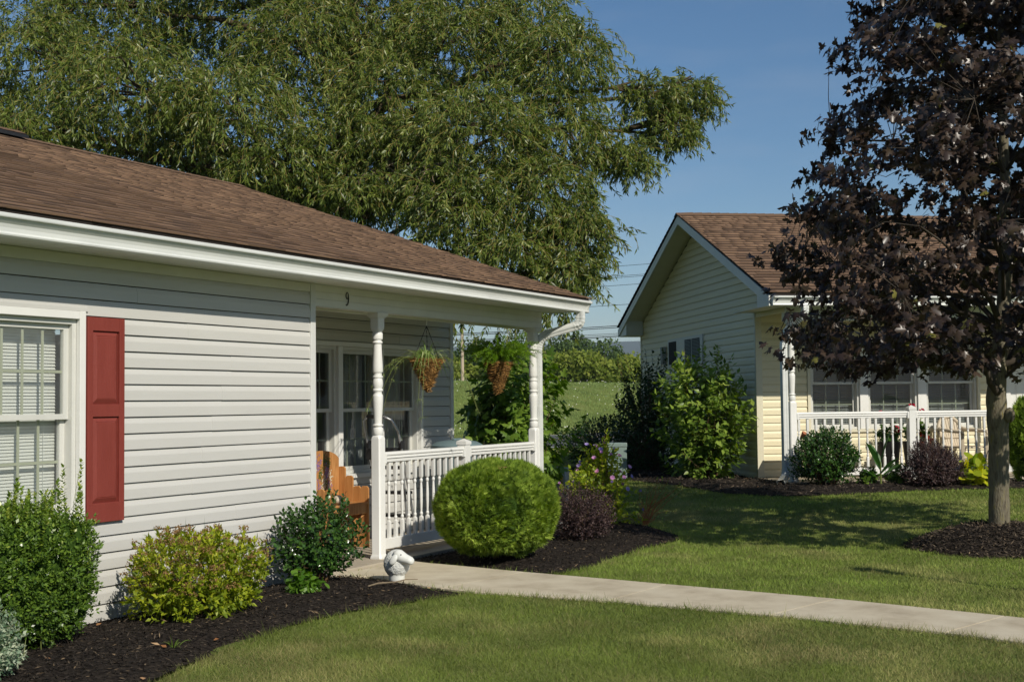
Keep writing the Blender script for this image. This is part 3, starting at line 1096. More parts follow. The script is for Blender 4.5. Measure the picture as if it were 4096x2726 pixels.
def railing(parent, xa, xb, yc, zf, first, step):
    """top and bottom rails with turned balusters between two posts"""
    top = [(-0.036, 0.905), (-0.036, 0.915), (-0.030, 0.918), (-0.030, 0.928), (-0.040, 0.934), (-0.042, 0.945), (-0.036, 0.957), (-0.02, 0.964), (0.02, 0.964), (0.036, 0.957), (0.042, 0.945), (0.040, 0.934), (0.030, 0.928), (0.030, 0.918), (0.036, 0.915), (0.036, 0.905)]
    lower = [(-0.026, 0.872), (-0.026, 0.904), (0.026, 0.904), (0.026, 0.872)]
    m = MB().prism([(yc + y, zf + z) for y, z in top], 'x', xa + 0.001, xb - 0.001)
    m.prism([(yc + y, zf + z) for y, z in lower], 'x', xa + 0.012, xb - 0.012)
    for x, s_ in ((xa, 1), (xb, -1)):
        m.box(min(x, x + s_ * 0.024), max(x, x + s_ * 0.024), yc - 0.048, yc + 0.048, zf + 0.862, zf + 0.952)
    r = m.build('railing', M['white'], parent, None, 0.002)
    MB().box(xa + 0.001, xb - 0.001, yc - 0.026, yc + 0.026, zf + 0.078, zf + 0.172).build('bottom_rail', M['white'], r, None, 0.003)
    x = first
    while x < xb - 0.03:
        o = mesh_obj('baluster', BAL_MESH, M['white'], r)
        o.location = (x, yc, zf + 0.172)
        x += step
    return r


def newel(parent, x, y, zf):
    m = MB().box(x - 0.05, x + 0.05, y - 0.05, y + 0.05, zf, zf + 1.0)
    o = m.build('newel_post', M['white'], parent, None, 0.004)
    c = MB().box(x - 0.057, x + 0.057, y - 0.057, y + 0.057, zf + 0.985, zf + 1.017)
    a = 0.055
    c.add([(x - a, y - a, zf + 1.0175), (x + a, y - a, zf + 1.0175), (x + a, y + a, zf + 1.0175), (x - a, y + a, zf + 1.0175), (x, y, zf + 1.046)], [(0, 1, 4), (1, 2, 4), (2, 3, 4), (3, 0, 4)])
    c.build('post_cap', M['white'], o)
    return o


def gutter(parent, xa, xb, yb, z0, mat):
    """K-style gutter hung on a fascia at y = yb, bottom at z0, outside towards -y"""
    prof = [(0, 0), (-0.070, 0), (-0.084, 0.004), (-0.087, 0.013), (-0.084, 0.021), (-0.080, 0.024), (-0.081, 0.050), (-0.088, 0.072), (-0.104, 0.088), (-0.110, 0.098), (-0.112, 0.104), (-0.124, 0.104), (-0.127, 0.110), (-0.127, 0.126), (-0.122, 0.131),
            (-0.108, 0.131), (-0.106, 0.120), (-0.01, 0.060), (-0.01, 0.128), (0, 0.128)]
    m = MB().prism([(yb + y, z0 + z) for y, z in prof], 'x', xa, xb)
    g = m.build('gutter', mat, parent)
    for x in (xa, xb):
        e = MB().prism([(yb + y, z0 + z) for y, z in prof[:16]] + [(yb, z0 + 0.128)], 'x', x - 0.003, x + 0.003)
        e.build('end_cap', mat, g)
    return g


def rect_ring(c, sd, u, w, h):
    """rounded-rectangle section with corrugated faces"""
    pts = []
    for i, j in ((-1, -1), (-0.5, -1.06), (0, -0.97), (0.5, -1.06), (1, -1), (1.06, -0.5), (0.97, 0), (1.06, 0.5), (1, 1), (0.5, 1.06), (0, 0.97), (-0.5, 1.06), (-1, 1), (-1.06, 0.5), (-0.97, 0), (-1.06, -0.5)):
        pts.append(c + sd * (w / 2 * i) + u * (h / 2 * j))
    return pts


def downspout(parent, pts, w, h, mat, side):
    """corrugated pipe along pts; elbows get crimp ridges"""
    side = Vector(side)
    P = [Vector(p) for p in pts]
    rings = []
    for i in range(len(P) - 1):
        a, b_ = P[i], P[i + 1]
        L = (b_ - a).length
        n = max(2, int(L / 0.035))
        for k in range(n + (1 if i == len(P) - 2 else 0)):
            rings.append(a + (b_ - a) * (k / n))
    # soften the bends
    for _ in range(3):
        rings = [rings[0]] + [(rings[i - 1] + rings[i] * 2 + rings[i + 1]) / 4 for i in range(1, len(rings) - 1)] + [rings[-1]]
    out = []
    for i, p in enumerate(rings):
        d = (rings[min(i + 1, len(rings) - 1)] - rings[max(i - 1, 0)]).normalized()
        d0 = (rings[i] - rings[max(i - 1, 0)])
        d1 = (rings[min(i + 1, len(rings) - 1)] - rings[i])
        bend = d0.angle(d1) if d0.length > 1e-6 and d1.length > 1e-6 else 0
        sd = (side - d * side.dot(d)).normalized()
        u = d.cross(sd)
        if bend > 0.06:
            for q, s_ in ((-0.012, 1.0), (-0.004, 1.05), (0.004, 1.05), (0.012, 1.0)):
                out.append(rect_ring(p + d * q, sd, u, w * s_, h * s_))
        else:
            out.append(rect_ring(p, sd, u, w, h))
    return MB().loft(out, False).build('downspout', mat, parent)


def shingle_roof(parent, xa, xb, y0, z0, y1, z1, seed, keep, skirt=None):
    """laminated shingles on a slope rising from (y0,z0) to (y1,z1); the keep nearest tabs are parts of their own"""
    r = random.Random(seed)
    L = math.hypot(y1 - y0, z1 - z0)
    sl = ((y1 - y0) / L, (z1 - z0) / L)
    nm = (-sl[1], sl[0])
    if y1 < y0:
        nm = (sl[1], -sl[0])
    e = 0.142
    nc = int(math.ceil(L / e))
    th = 0.05
    deck = MB().prism([(y0, z0 - th), (y1, z1 - th), (y1, z1), (y0, z0)], 'x', xa + 0.06, xb - 0.06).build('roof', M['roofdeck'], parent)
    tabs = []
    for j in range(nc):
        x = xa - r.random() * 0.3
        band = r.random()
        while x < xb:
            w = r.choice((0.10, 0.14, 0.17, 0.20, 0.25, 0.30))
            a, b_ = max(x, xa), min(x + w, xb)
            x += w
            if b_ - a < 0.02:
                continue
            v0, v1 = j * e - (0.012 if j == 0 else 0) - r.uniform(0, 0.006), min((j + 1) * e + 0.02, L)
            hi = r.choice((0.007, 0.0075, 0.013, 0.0135)) + r.uniform(-0.001, 0.001)
            lo = 0.0015 if j < nc - 1 else hi
            vs = []
            for xx in (a + 0.0012, b_ - 0.0012):
                for v, h in ((v0, 0.0), (v0, hi), (v1, lo), (v1, 0.0)):
                    hh = h + (0.001 if j else 0.0)
                    vs.append((xx, y0 + sl[0] * v + nm[0] * hh, z0 + sl[1] * v + nm[1] * hh))
            for xx in (a + 0.0012, b_ - 0.0012):
                for v in (v0 + 0.098 + r.uniform(-0.012, 0.006), v0 + 0.150):
                    w_ = min(v, L)
                    hh = hi + (lo - hi) * (w_ - v0) / max(v1 - v0, 1e-3) + 0.0016
                    vs.append((xx, y0 + sl[0] * w_ + nm[0] * hh, z0 + sl[1] * w_ + nm[1] * hh))
            tabs.append((vs, min(0.999, max(0.0, 0.14 + 0.66 * r.random() + 0.18 * band)), ((a + b_) / 2, y0 + sl[0] * v0, z0 + sl[1] * v0), r.uniform(0, 0.10)))
    fs = [(0, 1, 5, 4), (1, 2, 6, 5), (0, 3, 2, 1), (4, 5, 6, 7), (2, 3, 7, 6), (8, 9, 11, 10)]
    mw = parent.matrix_basis
    C_ = np.array([tuple(mw @ Vector(t_[2])) for t_ in tabs])
    u, v, dpt = project(C_)
    vis = (u > -40) & (u < 4140) & (v > -40) & (v < 2760) & (dpt > 0)
    order = np.argsort(np.where(vis, dpt, 1e9))
    own = set(order[:keep].tolist())
    rest = [i for i in range(len(tabs)) if i not in own]
    for i in own:
        me = bpy.data.meshes.new('shingle')
        me.from_pydata(tabs[i][0], [], fs)
        a = me.attributes.new('rnd', 'FLOAT', 'POINT')
        a.data.foreach_set('value', [tabs[i][1]] * 8 + [tabs[i][3]] * 4)
        mesh_obj('shingle', me, M['roofmix'], deck)
    if rest:
        V = np.array([tabs[i][0] for i in rest]).reshape(-1, 3)
        F4 = fs
        so = stuff(np_mesh('shingles', V, F4, 12, M['roofmix'], deck, np.zeros(len(rest))))
        so.data.attributes['rnd'].data.foreach_set('value', np.array([[tabs[i][1]] * 8 + [tabs[i][3]] * 4 for i in rest], np.float32).ravel())
    return deck


SLAT_MESH = None


def window_unit(parent, x0, x1, z0, z1, yw, glass, cols=3, slat=0.0215, parts=True, curtain=False, tilt=35, blind_top=None, deep=0.0):
    """double-hung sash pair inside x0..x1, z0..z1; glass faces -y; the wall face is yw"""
    fr = 0.035
    zm = (z0 + z1) / 2
    m = MB()
    # frame (jambs)
    for a, b_ in ((x0, x0 + fr), (x1 - fr, x1)):
        m.box(a, b_, yw - 0.004, yw + 0.11, z0, z1)
    m.box(x0 + fr, x1 - fr, yw - 0.004, yw + 0.11, z1 - fr, z1)
    m.box(x0 + fr, x1 - fr, yw - 0.004, yw + 0.11, z0, z0 + fr)
    w = m.build('window', M['sash'], parent, None, 0.002)
    xi0, xi1, zi0, zi1 = x0 + fr, x1 - fr, z0 + fr, z1 - fr
    for nm_, za, zb, ys in (('upper_sash', zm - 0.018, zi1, yw + 0.028), ('lower_sash', zi0, zm + 0.018, yw + 0.062)):
        s = MB()
        rl = 0.042
        s.box(xi0, xi0 + rl, ys, ys + 0.03, za, zb)
        s.box(xi1 - rl, xi1, ys, ys + 0.03, za, zb)
        s.box(xi0 + rl, xi1 - rl, ys, ys + 0.03, za, za + 0.036)
        s.box(xi0 + rl, xi1 - rl, ys, ys + 0.03, zb - 0.036, zb)
        so = s.build(nm_, M['sash'], w, None, 0.002)
        g = MB().add([(xi0 + rl - 0.004, ys + 0.011, za + 0.03), (xi1 - rl + 0.004, ys + 0.011, za + 0.03), (xi1 - rl + 0.004, ys + 0.011, zb - 0.03), (xi0 + rl - 0.004, ys + 0.011, zb - 0.03)], [(0, 1, 2, 3)])
        g.build('pane', glass, w)
        for k in range(1, cols):
            xx = xi0 + rl + (xi1 - xi0 - 2 * rl) * k / cols
            MB().box(xx - 0.009, xx + 0.009, ys + 0.016, ys + 0.022, za + 0.036, zb - 0.036).build('muntin', M['almond'], w)
        zz = (za + zb) / 2
        MB().box(xi0 + rl, xi1 - rl, ys + 0.0155, ys + 0.0225, zz - 0.009, zz + 0.009).build('muntin', M['almond'], w)
    # blind
    yb = yw + 0.145
    ztop = blind_top or zi1
    if slat:
        n = int((ztop - zi0 - 0.02) / slat)
        ca, sa = math.cos(rad(tilt)), math.sin(rad(tilt))
        hw = 0.0125
        if parts:
            me = MB().add([(xi0 + 0.01, -hw * ca, hw * sa), (xi1 - 0.01, -hw * ca, hw * sa), (xi1 - 0.01, 0, 0.0022), (xi0 + 0.01, 0, 0.0022), (xi1 - 0.01, hw * ca, -hw * sa), (xi0 + 0.01, hw * ca, -hw * sa)], [(0, 1, 2, 3), (3, 2, 4, 5)]).mesh('slat')
            for k in range(n):
                o = mesh_obj('slat', me, M['blind'], w)
                o.location = (0, yb, ztop - 0.03 - k * slat)
                o.rotation_euler = (rad(random.uniform(-3, 3)), 0, 0)
        else:
            mb = MB()
            for k in range(n):
                zz = ztop - 0.03 - k * slat
                mb.add([(xi0 + 0.01, yb - hw * ca, zz + hw * sa), (xi1 - 0.01, yb - hw * ca, zz + hw * sa), (xi1 - 0.01, yb + hw * ca, zz - hw * sa), (xi0 + 0.01, yb + hw * ca, zz - hw * sa)], [(0, 1, 2, 3)])
            stuff(mb.build('blind_slats', M['blind'], w))
        m2 = MB().box(xi0, xi1, yb - 0.018, yb + 0.018, ztop - 0.022, ztop)
        for xx in (xi0 + 0.12, xi1 - 0.12):
            m2.box(xx - 0.0012, xx + 0.0012, yb - 0.017, yb - 0.0155, zi0 + 0.01, ztop - 0.02)
        m2.build('blind_headrail', M['blind'], w)
    if curtain:
        c = MB()
        n = 46
        for (a, b_) in curtain:
            vs = []
            for i in range(n + 1):
                xx = a + (b_ - a) * i / n
                yy = yb + 0.07 + 0.014 * math.sin(i * 1.9) + 0.006 * math.sin(i * 4.3)
                vs += [(xx, yy, zi0), (xx, yy, zi1)]
            c.add(vs, [(2 * i, 2 * i + 2, 2 * i + 3, 2 * i + 1) for i in range(n)])
        c.build('curtain', M['curtain'], w, 180)
    return w


def casing(parent, x0, x1, z0, z1, yw, cw, mat, sill=True):
    """outer trim boards round an opening"""
    y0, y1 = yw - 0.040, yw - 0.001
    MB().box(x0, x0 + cw, y0, y1, z0, z1).build('casing', mat, parent, None, 0.003)
    MB().box(x1 - cw, x1, y0, y1, z0, z1).build('casing', mat, parent, None, 0.003)
    MB().box(x0 + cw + 0.001, x1 - cw - 0.001, y0 + 0.001, y1, z1 - cw, z1 - 0.0005).build('casing', mat, parent, None, 0.003)
    MB().box(x0 + cw + 0.001, x1 - cw - 0.001, y0 - 0.012, y1, z0 + 0.0005, z0 + cw).build('window_sill', mat, parent, None, 0.003)


# ================================================================== grey house (number 9)
H = thing('grey_house', 'pale grey vinyl sided house with brown roof, corner porch and red shutter', 'house')
PF = 0.045                      # porch floor
SO = 2.475                      # soffit
# backing walls, with openings left for the windows
WIN = (-3.62, -2.545, 0.690, 2.090)
m = MB()
m.box(-6.6, WIN[0] + 0.03, 0.0, 0.12, -0.1, SO)
m.box(WIN[1] - 0.03, -0.001, 0.0, 0.12, -0.1, SO)
m.box(WIN[0] + 0.03, WIN[1] - 0.03, 0.0, 0.12, -0.1, WIN[2] + 0.03)
m.box(WIN[0] + 0.03, WIN[1] - 0.03, 0.0, 0.12, WIN[3] - 0.03, SO)
m.build('wall', M['interior'], H)
PW = (1.22, 3.595, 0.690, 2.093)   # porch window opening
m = MB()
m.box(-0.12, 0.0, 0.121, 1.2, -0.1, SO)
m.box(0.0, PW[0] + 0.03, 1.2, 1.32, -0.1, SO + 0.1)
m.box(PW[1] - 0.03, 4.27, 1.2, 1.32, -0.1, SO + 0.1)
m.box(PW[0] + 0.03, PW[1] - 0.03, 1.2, 1.32, -0.1, PW[2] + 0.03)
m.box(PW[0] + 0.03, PW[1] - 0.03, 1.2, 1.32, PW[3] - 0.03, SO + 0.1)
m.build('wall', M['interior'], H)
m = MB()
m.box(4.15, 4.27, 1.321, 9.4, -0.1, SO)
m.prism([(-0.33, SO + 0.13), (9.75, SO + 0.13), (4.71, 4.30)], 'x', 4.17, 4.26)
m.build('gable_wall', M['siding'], H)
m = MB()
m.box(-6.6, 4.149, 9.28, 9.4, -0.1, SO)
m.box(-6.72, -6.6, 0.0, 9.4, -0.1, SO)
m.prism([(-0.33, SO + 0.13), (9.75, SO + 0.13), (4.71, 4.30)], 'x', -6.72, -6.62)
m.build('rear_wall', M['siding'], H)
MB().box(-6.6, 4.14, 1.4, 9.27, -0.05, 0.02).build('room_floor', M['interior'], H)
# siding laps round an opening
def laps(parent, z, ztop, xa, xb, op, mat, fn=None):
    while z < ztop - 0.02:
        zt = z + CH
        if op is None or zt <= op[2] or z >= op[3]:
            course(parent, z, xa, xb, mat, fn, ztop=ztop)
        else:
            course(parent, z, op[1] + 0.002, xb, mat, fn, ztop=ztop)
            course(parent, z, xa, op[0] - 0.002, mat, fn, ztop=ztop)
            if z < op[2] - 0.01:
                course(parent, z, op[0] - 0.0015, op[1] + 0.0015, mat, fn, ztop=op[2] - 0.001)
            if zt > op[3] + 0.01:
                course(parent, op[3] + 0.001, op[0] - 0.0015, op[1] + 0.0015, mat, fn, h=zt - op[3] - 0.001, ztop=ztop)
        z += CH


def back(x, y, z_):
    return (x, y + 1.2, z_)


laps(H, 0.010, SO - 0.05, -6.6, -0.062, WIN, M['siding'])
laps(H, PF + 0.004, SO - 0.01, 0.05, 4.215, PW, M['siding'], back)
# corner trims
MB().box(-0.062, 0.006, -0.032, -0.001, -0.02, SO - 0.001).box(-0.02, 0.006, -0.0005, 0.06, -0.02, SO - 0.001).build('corner_trim', M['greytrim'], H, None, 0.004)
MB().box(4.215, 4.285, 1.168, 1.199, PF, SO - 0.001).box(4.271, 4.285, 1.2, 1.28, PF, SO - 0.001).build('corner_trim', M['greytrim'], H, None, 0.004)
# frieze strip below the soffit
MB().box(-6.6, -0.063, -0.027, -0.001, SO - 0.075, SO - 0.002).build('frieze_strip', M['soffit'], H, None, 0.003)
# front window with shutter
casing(H, WIN[0], WIN[1], WIN[2], WIN[3], 0.0, 0.052, M['white'])
window_unit(H, WIN[0] + 0.053, WIN[1] - 0.053, WIN[2] + 0.053, WIN[3] - 0.053, 0.0, M['screen'], cols=5, tilt=-62)
MB().box(WIN[0] - 0.02, WIN[1] + 0.024, -0.034, -0.0235, WIN[3] + 0.001, WIN[3] + 0.026).build('window_head_trim', M['siding'], H)
SX0, SX1, SZ0, SZ1 = -2.538, -2.203, 0.675, 2.058
m = MB()
ys, yf = -0.024, -0.050
st = 0.047
m.box(SX0, SX0 + st, yf, ys, SZ0, SZ1)
m.box(SX1 - st, SX1, yf, ys, SZ0, SZ1)
rails = [(SZ0, SZ0 + 0.13), (1.385, 1.47), (SZ1 - 0.092, SZ1)]
for a, b_ in rails:
    m.box(SX0 + st, SX1 - st, yf + 0.0015, ys, a, b_)
sh = m.build('shutter', M['red'], H, None, 0.003)
for a, b_ in ((rails[0][1], rails[1][0]), (rails[1][1], rails[2][0])):
    x0, x1 = SX0 + st, SX1 - st
    m = MB()
    yb = yf + 0.020
    yp = yf + 0.005
    k = 0.032
    o4 = [(x0, yb, a), (x1, yb, a), (x1, yb, b_), (x0, yb, b_)]
    i4 = [(x0 + k, yp, a + k), (x1 - k, yp, a + k), (x1 - k, yp, b_ - k), (x0 + k, yp, b_ - k)]
    j4 = [(x0 + k + .002, yp + .003, a + k + .002), (x1 - k - .002, yp + .003, a + k + .002), (x1 - k - .002, yp + .003, b_ - k - .002), (x0 + k + .002, yp + .003, b_ - k - .002)]
    l4 = [(x0 + k + .008, yp, a + k + .008), (x1 - k - .008, yp, a + k + .008), (x1 - k - .008, yp, b_ - k - .008), (x0 + k + .008, yp, b_ - k - .008)]
    m.loft([o4, i4, j4, l4], False)
    m.add(l4, [(0, 1, 2, 3)])
    m.build('raised_panel', M['red'], sh)
SCREW = MB().turned([(-0.004, 0.0055, 0), (0.0, 0.0052, 0), (0.002, 0.0035, 0)], 0, 0, 10).mapped(lambda x, y, z_: (x, -z_, y)).mesh('screw', 40)
for zz in (0.80, 1.43, 1.93):
    for xx in (SX0 + 0.024, SX1 - 0.016):
        o = mesh_obj('screw', SCREW, M['red'], sh)
        o.location = (xx, yf, zz)
# porch windows
casing(H, PW[0], PW[1], PW[2], PW[3], 1.2, 0.045, M['white'])
units = [(1.266, 1.985), (2.065, 2.798), (2.815, 3.549)]
for k, (a, b_) in enumerate(units):
    window_unit(H, a, b_, PW[2] + 0.046, PW[3] - 0.046, 1.2, M['darkglass'], cols=4, slat=0, curtain=[(a + 0.05, b_ - 0.05)])
for a, b_ in ((1.986, 2.064), (2.799, 2.814)):
    MB().box(a, b_, 1.165, 1.25, PW[2] + 0.047, PW[3] - 0.047).build('mullion', M['white'], H, None, 0.003)
# porch slab, ceiling, beam
sl = MB()
sl.box(-0.0, 4.36, -0.13, 1.199, -0.06, PF)
sl.build('porch_floor', M['porch'], H, None, 0.008)
MB().box(0.007, 4.26, 0.141, 1.199, SO - 0.004, SO + 0.03).build('porch_ceiling', M['soffit'], H)
bm = MB()
for k in range(3):
    a = 2.290 + k * 0.0615
    bm.box(0.0075, 4.295, 0.0 - 0.001 * k, 0.139, a + 0.0006, a + 0.0615 - 0.0006)
beam = bm.build('porch_beam', M['whitepaint'], H, None, 0.0012)
MB().box(0.008, 4.29, 0.002, 0.137, 2.2845, 2.2895).build('beam_underside', M['soffit'], beam)
MB().box(0.008, 4.29, 0.100, 0.139, 2.268, 2.284).build('beam_underside', M['soffit'], beam)
turned_post(H, 1.05, 0.052, PF, 2.284)
turned_post(H, 4.165, 0.052, PF, 2.284)
newel(H, 2.60, 0.052, PF)
railing(H, 1.101, 2.549, 0.052, PF, 1.193 - 0.0835, 0.1118)
railing(H, 2.651, 4.114, 0.052, PF, 2.69, 0.1118)
# soffit strips
STRIP = MB().box(-0.049, 0.049, -0.325, -0.002, 0, 0.006).mesh('soffit_panel')
x = -4.0
while x < 4.62:
    o = mesh_obj('soffit_panel', STRIP, M['soffit'], H)
    o.location = (x, 0, SO)
    x += 0.1005
MB().box(-6.7, 4.64, -0.328, 0.1, SO + 0.008, SO + 0.016).build('soffit', M['soffit'], H)
MB().box(-6.7, 4.66, -0.345, -0.328, SO - 0.004, SO + 0.145).build('fascia', M['whitepaint'], H)
gutter(H, -6.7, 4.655, -0.345, SO - 0.008, M['gutter'])
# rake boards at the far gable end
for sgn in (0, 1):
    a, b_ = ((-0.44, 2.635), (4.71, 4.39)) if sgn == 0 else ((9.86, 2.635), (4.71, 4.39))
    MB().beam((4.62, a[0], a[1] - 0.10), (4.62, b_[0], b_[1] - 0.10), 0.03, 0.15).build('rake_board', M['whitepaint'], H)
RE = (-0.452, 2.630)
shingle_roof(H, -6.8, 4.66, RE[0], RE[1], 4.71, 4.395, 3, 300)
MB().prism([(9.87, 2.63 - .05), (4.712, 4.395 - .05), (4.712, 4.395), (9.87, 2.63)], 'x', -6.8, 4.66).build('rear_roof', M['roofdeck'], H)
# drip edge
MB().box(-6.8, 4.655, -0.45, -0.442, 2.590, 2.622).build('drip_edge', M['steel'], H)
# ridge caps and vent
CAP = MB().add([(-0.15, -0.13, -0.043), (-0.15, 0, 0.006), (-0.15, 0.13, -0.043), (0.15, -0.13, -0.037), (0.15, 0, 0.016), (0.15, 0.13, -0.037)], [(0, 1, 4, 3), (1, 2, 5, 4), (3, 4, 5)]).mesh('ridge_cap')
a_ = CAP.attributes.new('rnd', 'FLOAT', 'POINT')
a_.data.foreach_set('value', [0.45] * 6)
x = -1.4
while x < 4.6:
    o = mesh_obj('ridge_cap', CAP, M['roofmix'], H)
    o.location = (x, 4.71, 4.405 + (0.06 if x < 0.9 else 0))
    x += 0.16
MB().prism([(-0.17 + 4.71, 4.37), (4.71, 4.43), (4.88, 4.37), (4.88, 4.405), (4.71, 4.462), (4.54, 4.405)], 'x', -6.7, 0.98).build('ridge_vent', M['black'], H)
# downspout at the far post
downspout(H, [(4.46, -0.41, SO), (4.46, -0.41, SO - 0.15), (4.27, -0.04, 2.21), (4.238, 0.03, 2.12), (4.238, 0.03, 0.16), (4.25, -0.02, 0.10), (4.27, -0.30, 0.06)], 0.085, 0.068, M['gutter'], (0, 1, 0))
# the number on the beam
pts = []
for i in range(22):
    t_ = rad(-60 + 420 * i / 21)
    pts.append((0.017 * math.cos(t_), 0.029 * math.sin(t_)))
tail = [(0.0185, 0.0), (0.0195, -0.03), (0.014, -0.062), (0.002, -0.082), (-0.012, -0.086), (-0.017, -0.078)]
pts2 = [(x, z_) for x, z_ in pts if True]
nm_ = MB().tube([(0.497 + x, -0.006, 2.405 + z_) for x, z_ in pts2], 0.0042, 6)
nm_.tube([(0.497 + x, -0.006, 2.405 + z_) for x, z_ in tail], [0.0045, 0.0055, 0.0055, 0.0048, 0.0045, 0.0055], 6)
nm_.build('house_number', M['number'], H, 60)
# small vent in the siding low on the wall
MB().box(-1.25, -1.14, -0.034, -0.0235, 0.33, 0.46).build('wall_vent', M['sash'], H, None, 0.003)


# ================================================================== cream house
K = thing('cream_house', 'cream vinyl sided house with brown gable roof behind the dark red maple', 'house', (H2_POS[0], H2_POS[1], 0.0), H2_ROT)
KF = 0.305                     # porch floor
KS = 2.745                     # soffit
KG = 0.22
KB = 6.35                      # back corner
KR, KRZ = 2.62, 4.60           # ridge
KE0, KE1, KEZ = -1.56, 6.80, 2.92   # eave lines of the shingles
RK = -0.36                     # rake overhang
KWIN = (0.77, 3.557, 0.95, 2.42)


def side(x, y, z_):            # course along local y on the gable wall, outside towards -x
    return (y, x, z_)


m = MB()
m.box(0.0, 0.12, 0.0, KB, 0.1, KS)
m.prism([(-1.2, KS), (KB, KS), (KR, KRZ - 0.16)], 'x', 0.0, 0.10)
m.box(0.121, KWIN[0] + 0.03, 0.0, 0.12, 0.1, KS)
m.box(KWIN[1] - 0.03, 11.0, 0.0, 0.12, 0.1, KS)
m.box(KWIN[0] + 0.03, KWIN[1] - 0.03, 0.0, 0.12, 0.1, KWIN[2] + 0.03)
m.box(KWIN[0] + 0.03, KWIN[1] - 0.03, 0.0, 0.12, KWIN[3] - 0.03, KS)
m.build('wall', M['interior'], K)
m = MB()
m.box(0.121, 11.0, KB - 0.12, KB, 0.1, KS)
m.box(11.001, 11.12, 0.0, KB, 0.1, KS)
m.prism([(-1.2, KS), (KB, KS), (KR, KRZ - 0.16)], 'x', 11.0, 11.1)
m.build('rear_wall', M['cream'], K)
MB().box(0.13, 10.9, 0.13, KB - 0.13, 0.15, 0.28).build('room_floor', M['interior'], K)
GW = (2.44, 4.45, 2.06, 2.56)   # small gable window assembly
slope = (KRZ - KEZ) / (KR - KE0)
def lo_(p):
    return max(-1.18, KE0 + (p[1] - KEZ + 0.17) / slope + 0.02)


def hi_(p):
    return min(KB - 0.04, KE1 - (p[1] - KEZ + 0.17) / slope - 0.02)


z = KG + 0.05
n = int((KS - z) / CH)
laps(K, z, z + n * CH, 0.045, KB - 0.04, GW, M['cream'], side)
z += n * CH
while lo_((0, z + CH)) < hi_((0, z + CH)) - 0.05:
    course(K, z, 0, 0, M['cream'], side, a2=lo_, b2=hi_)
    z += CH
MB().box(-0.030, -0.001, -0.030, 0.045, KG, KS).box(-0.03, 0.07, -0.0305, -0.001, KG, KS - 0.002).build('corner_trim', M['creamtrim'], K, None, 0.004)
MB().box(-0.030, -0.001, KB - 0.04, KB + 0.03, KG, KS).build('corner_trim', M['creamtrim'], K, None, 0.004)
laps(K, KF + 0.004, KS - 0.01, 0.071, 3.96, KWIN, M['cream'])
laps(K, KF + 0.004, KS - 0.01, 5.06, 11.0, None, M['cream'])
laps(K, 2.451, KS - 0.01, 3.9615, 5.0585, None, M['cream'])
casing(K, KWIN[0], KWIN[1], KWIN[2], KWIN[3], 0.0, 0.045, M['creamtrim'])
for a, b_ in ((0.816, 1.60), (1.735, 2.535), (2.675, 3.511)):
    window_unit(K, a, b_, KWIN[2] + 0.046, KWIN[3] - 0.046, 0.0, M['darkglass'], cols=3, slat=0.026, parts=False, tilt=-22)
for a, b_ in ((1.601, 1.734), (2.536, 2.674)):
    MB().box(a, b_, -0.034, 0.05, KWIN[2] + 0.047, KWIN[3] - 0.047).build('mullion', M['white'], K, None, 0.004)
# front door to the right
d = MB().box(4.06, 4.96, -0.012, 0.03, KF + 0.02, 2.36).build('door', M['white'], K, None, 0.004)
for a, b_ in ((0.55, 1.05), (1.15, 1.75), (1.85, 2.25)):
    for xx in (4.16, 4.54):
        MB().box(xx, xx + 0.32, -0.020, -0.0125, a, b_).build('door_panel', M['white'], d, None, 0.006)
MB().ellipsoid((4.12, -0.05, 1.28), (0.03, 0.03, 0.03)).build('door_knob', M['iron'], d, 60)
MB().box(3.965, 4.055, -0.040, -0.001, KF, 2.45).box(4.965, 5.055, -0.040, -0.001, KF, 2.45).box(4.0555, 4.9645, -0.039, -0.001, 2.365, 2.45).build('door_casing', M['white'], K, None, 0.004)
MB().box(3.92, 3.955, -0.045, -0.024, 1.46, 1.53).build('doorbell', M['stone'], K, None, 0.003)
# small window and flue panel high on the gable wall
gm = MB()
gm.box(-0.045, -0.001, GW[0], GW[1], GW[2], GW[3])
gw = gm.build('gable_window', M['sash'], K, None, 0.004)
for a, b_ in ((2.58, 3.02), (3.06, 3.42)):
    MB().add([(-0.047, a, GW[2] + 0.05), (-0.047, b_, GW[2] + 0.05), (-0.047, b_, GW[3] - 0.05), (-0.047, a, GW[3] - 0.05)], [(0, 1, 2, 3)]).build('pane', M['interior'], gw)
    lm = MB()
    zz = GW[2] + 0.06
    while zz < GW[3] - 0.06:
        lm.box(-0.056, -0.0475, a, b_, zz, zz + 0.010)
        zz += 0.024
    stuff(lm.build('louvres', M['binlid'], gw))
MB().box(-0.056, -0.046, 3.93, 4.36, GW[2] + 0.04, GW[3] - 0.05).build('pane', M['interior'], gw)
MB().box(-0.10, -0.024, 4.62, 4.76, 2.12, 2.44).build('meter_box', M['marker'], K, None, 0.01)
# eaves: soffit boxes, fascia, rake boards
MB().box(RK + 0.02, 11.3, -1.48, -1.2005, KS - 0.006, KS + 0.004).build('soffit', M['soffit'], K)
MB().box(0.13, 11.0, -1.0595, -0.001, KS - 0.004, KS + 0.03).build('porch_ceiling', M['soffit'], K)
MB().box(RK + 0.02, -0.02, -1.1995, 0.03, KS - 0.005, KS + 0.004).build('soffit', M['soffit'], K)
MB().box(RK + 0.02, 11.3, KB + 0.001, 6.72, KS - 0.006, KS + 0.004).build('soffit', M['soffit'], K)
MB().box(RK + 0.01, 11.3, -1.498, -1.481, KS - 0.01, KS + 0.15).build('fascia', M['whitepaint'], K)
MB().box(RK + 0.01, 11.3, 6.721, 6.738, KS - 0.01, KS + 0.15).build('fascia', M['whitepaint'], K)
gutter(K, RK + 0.02, 11.3, -1.498, KS - 0.012, M['gutter'])
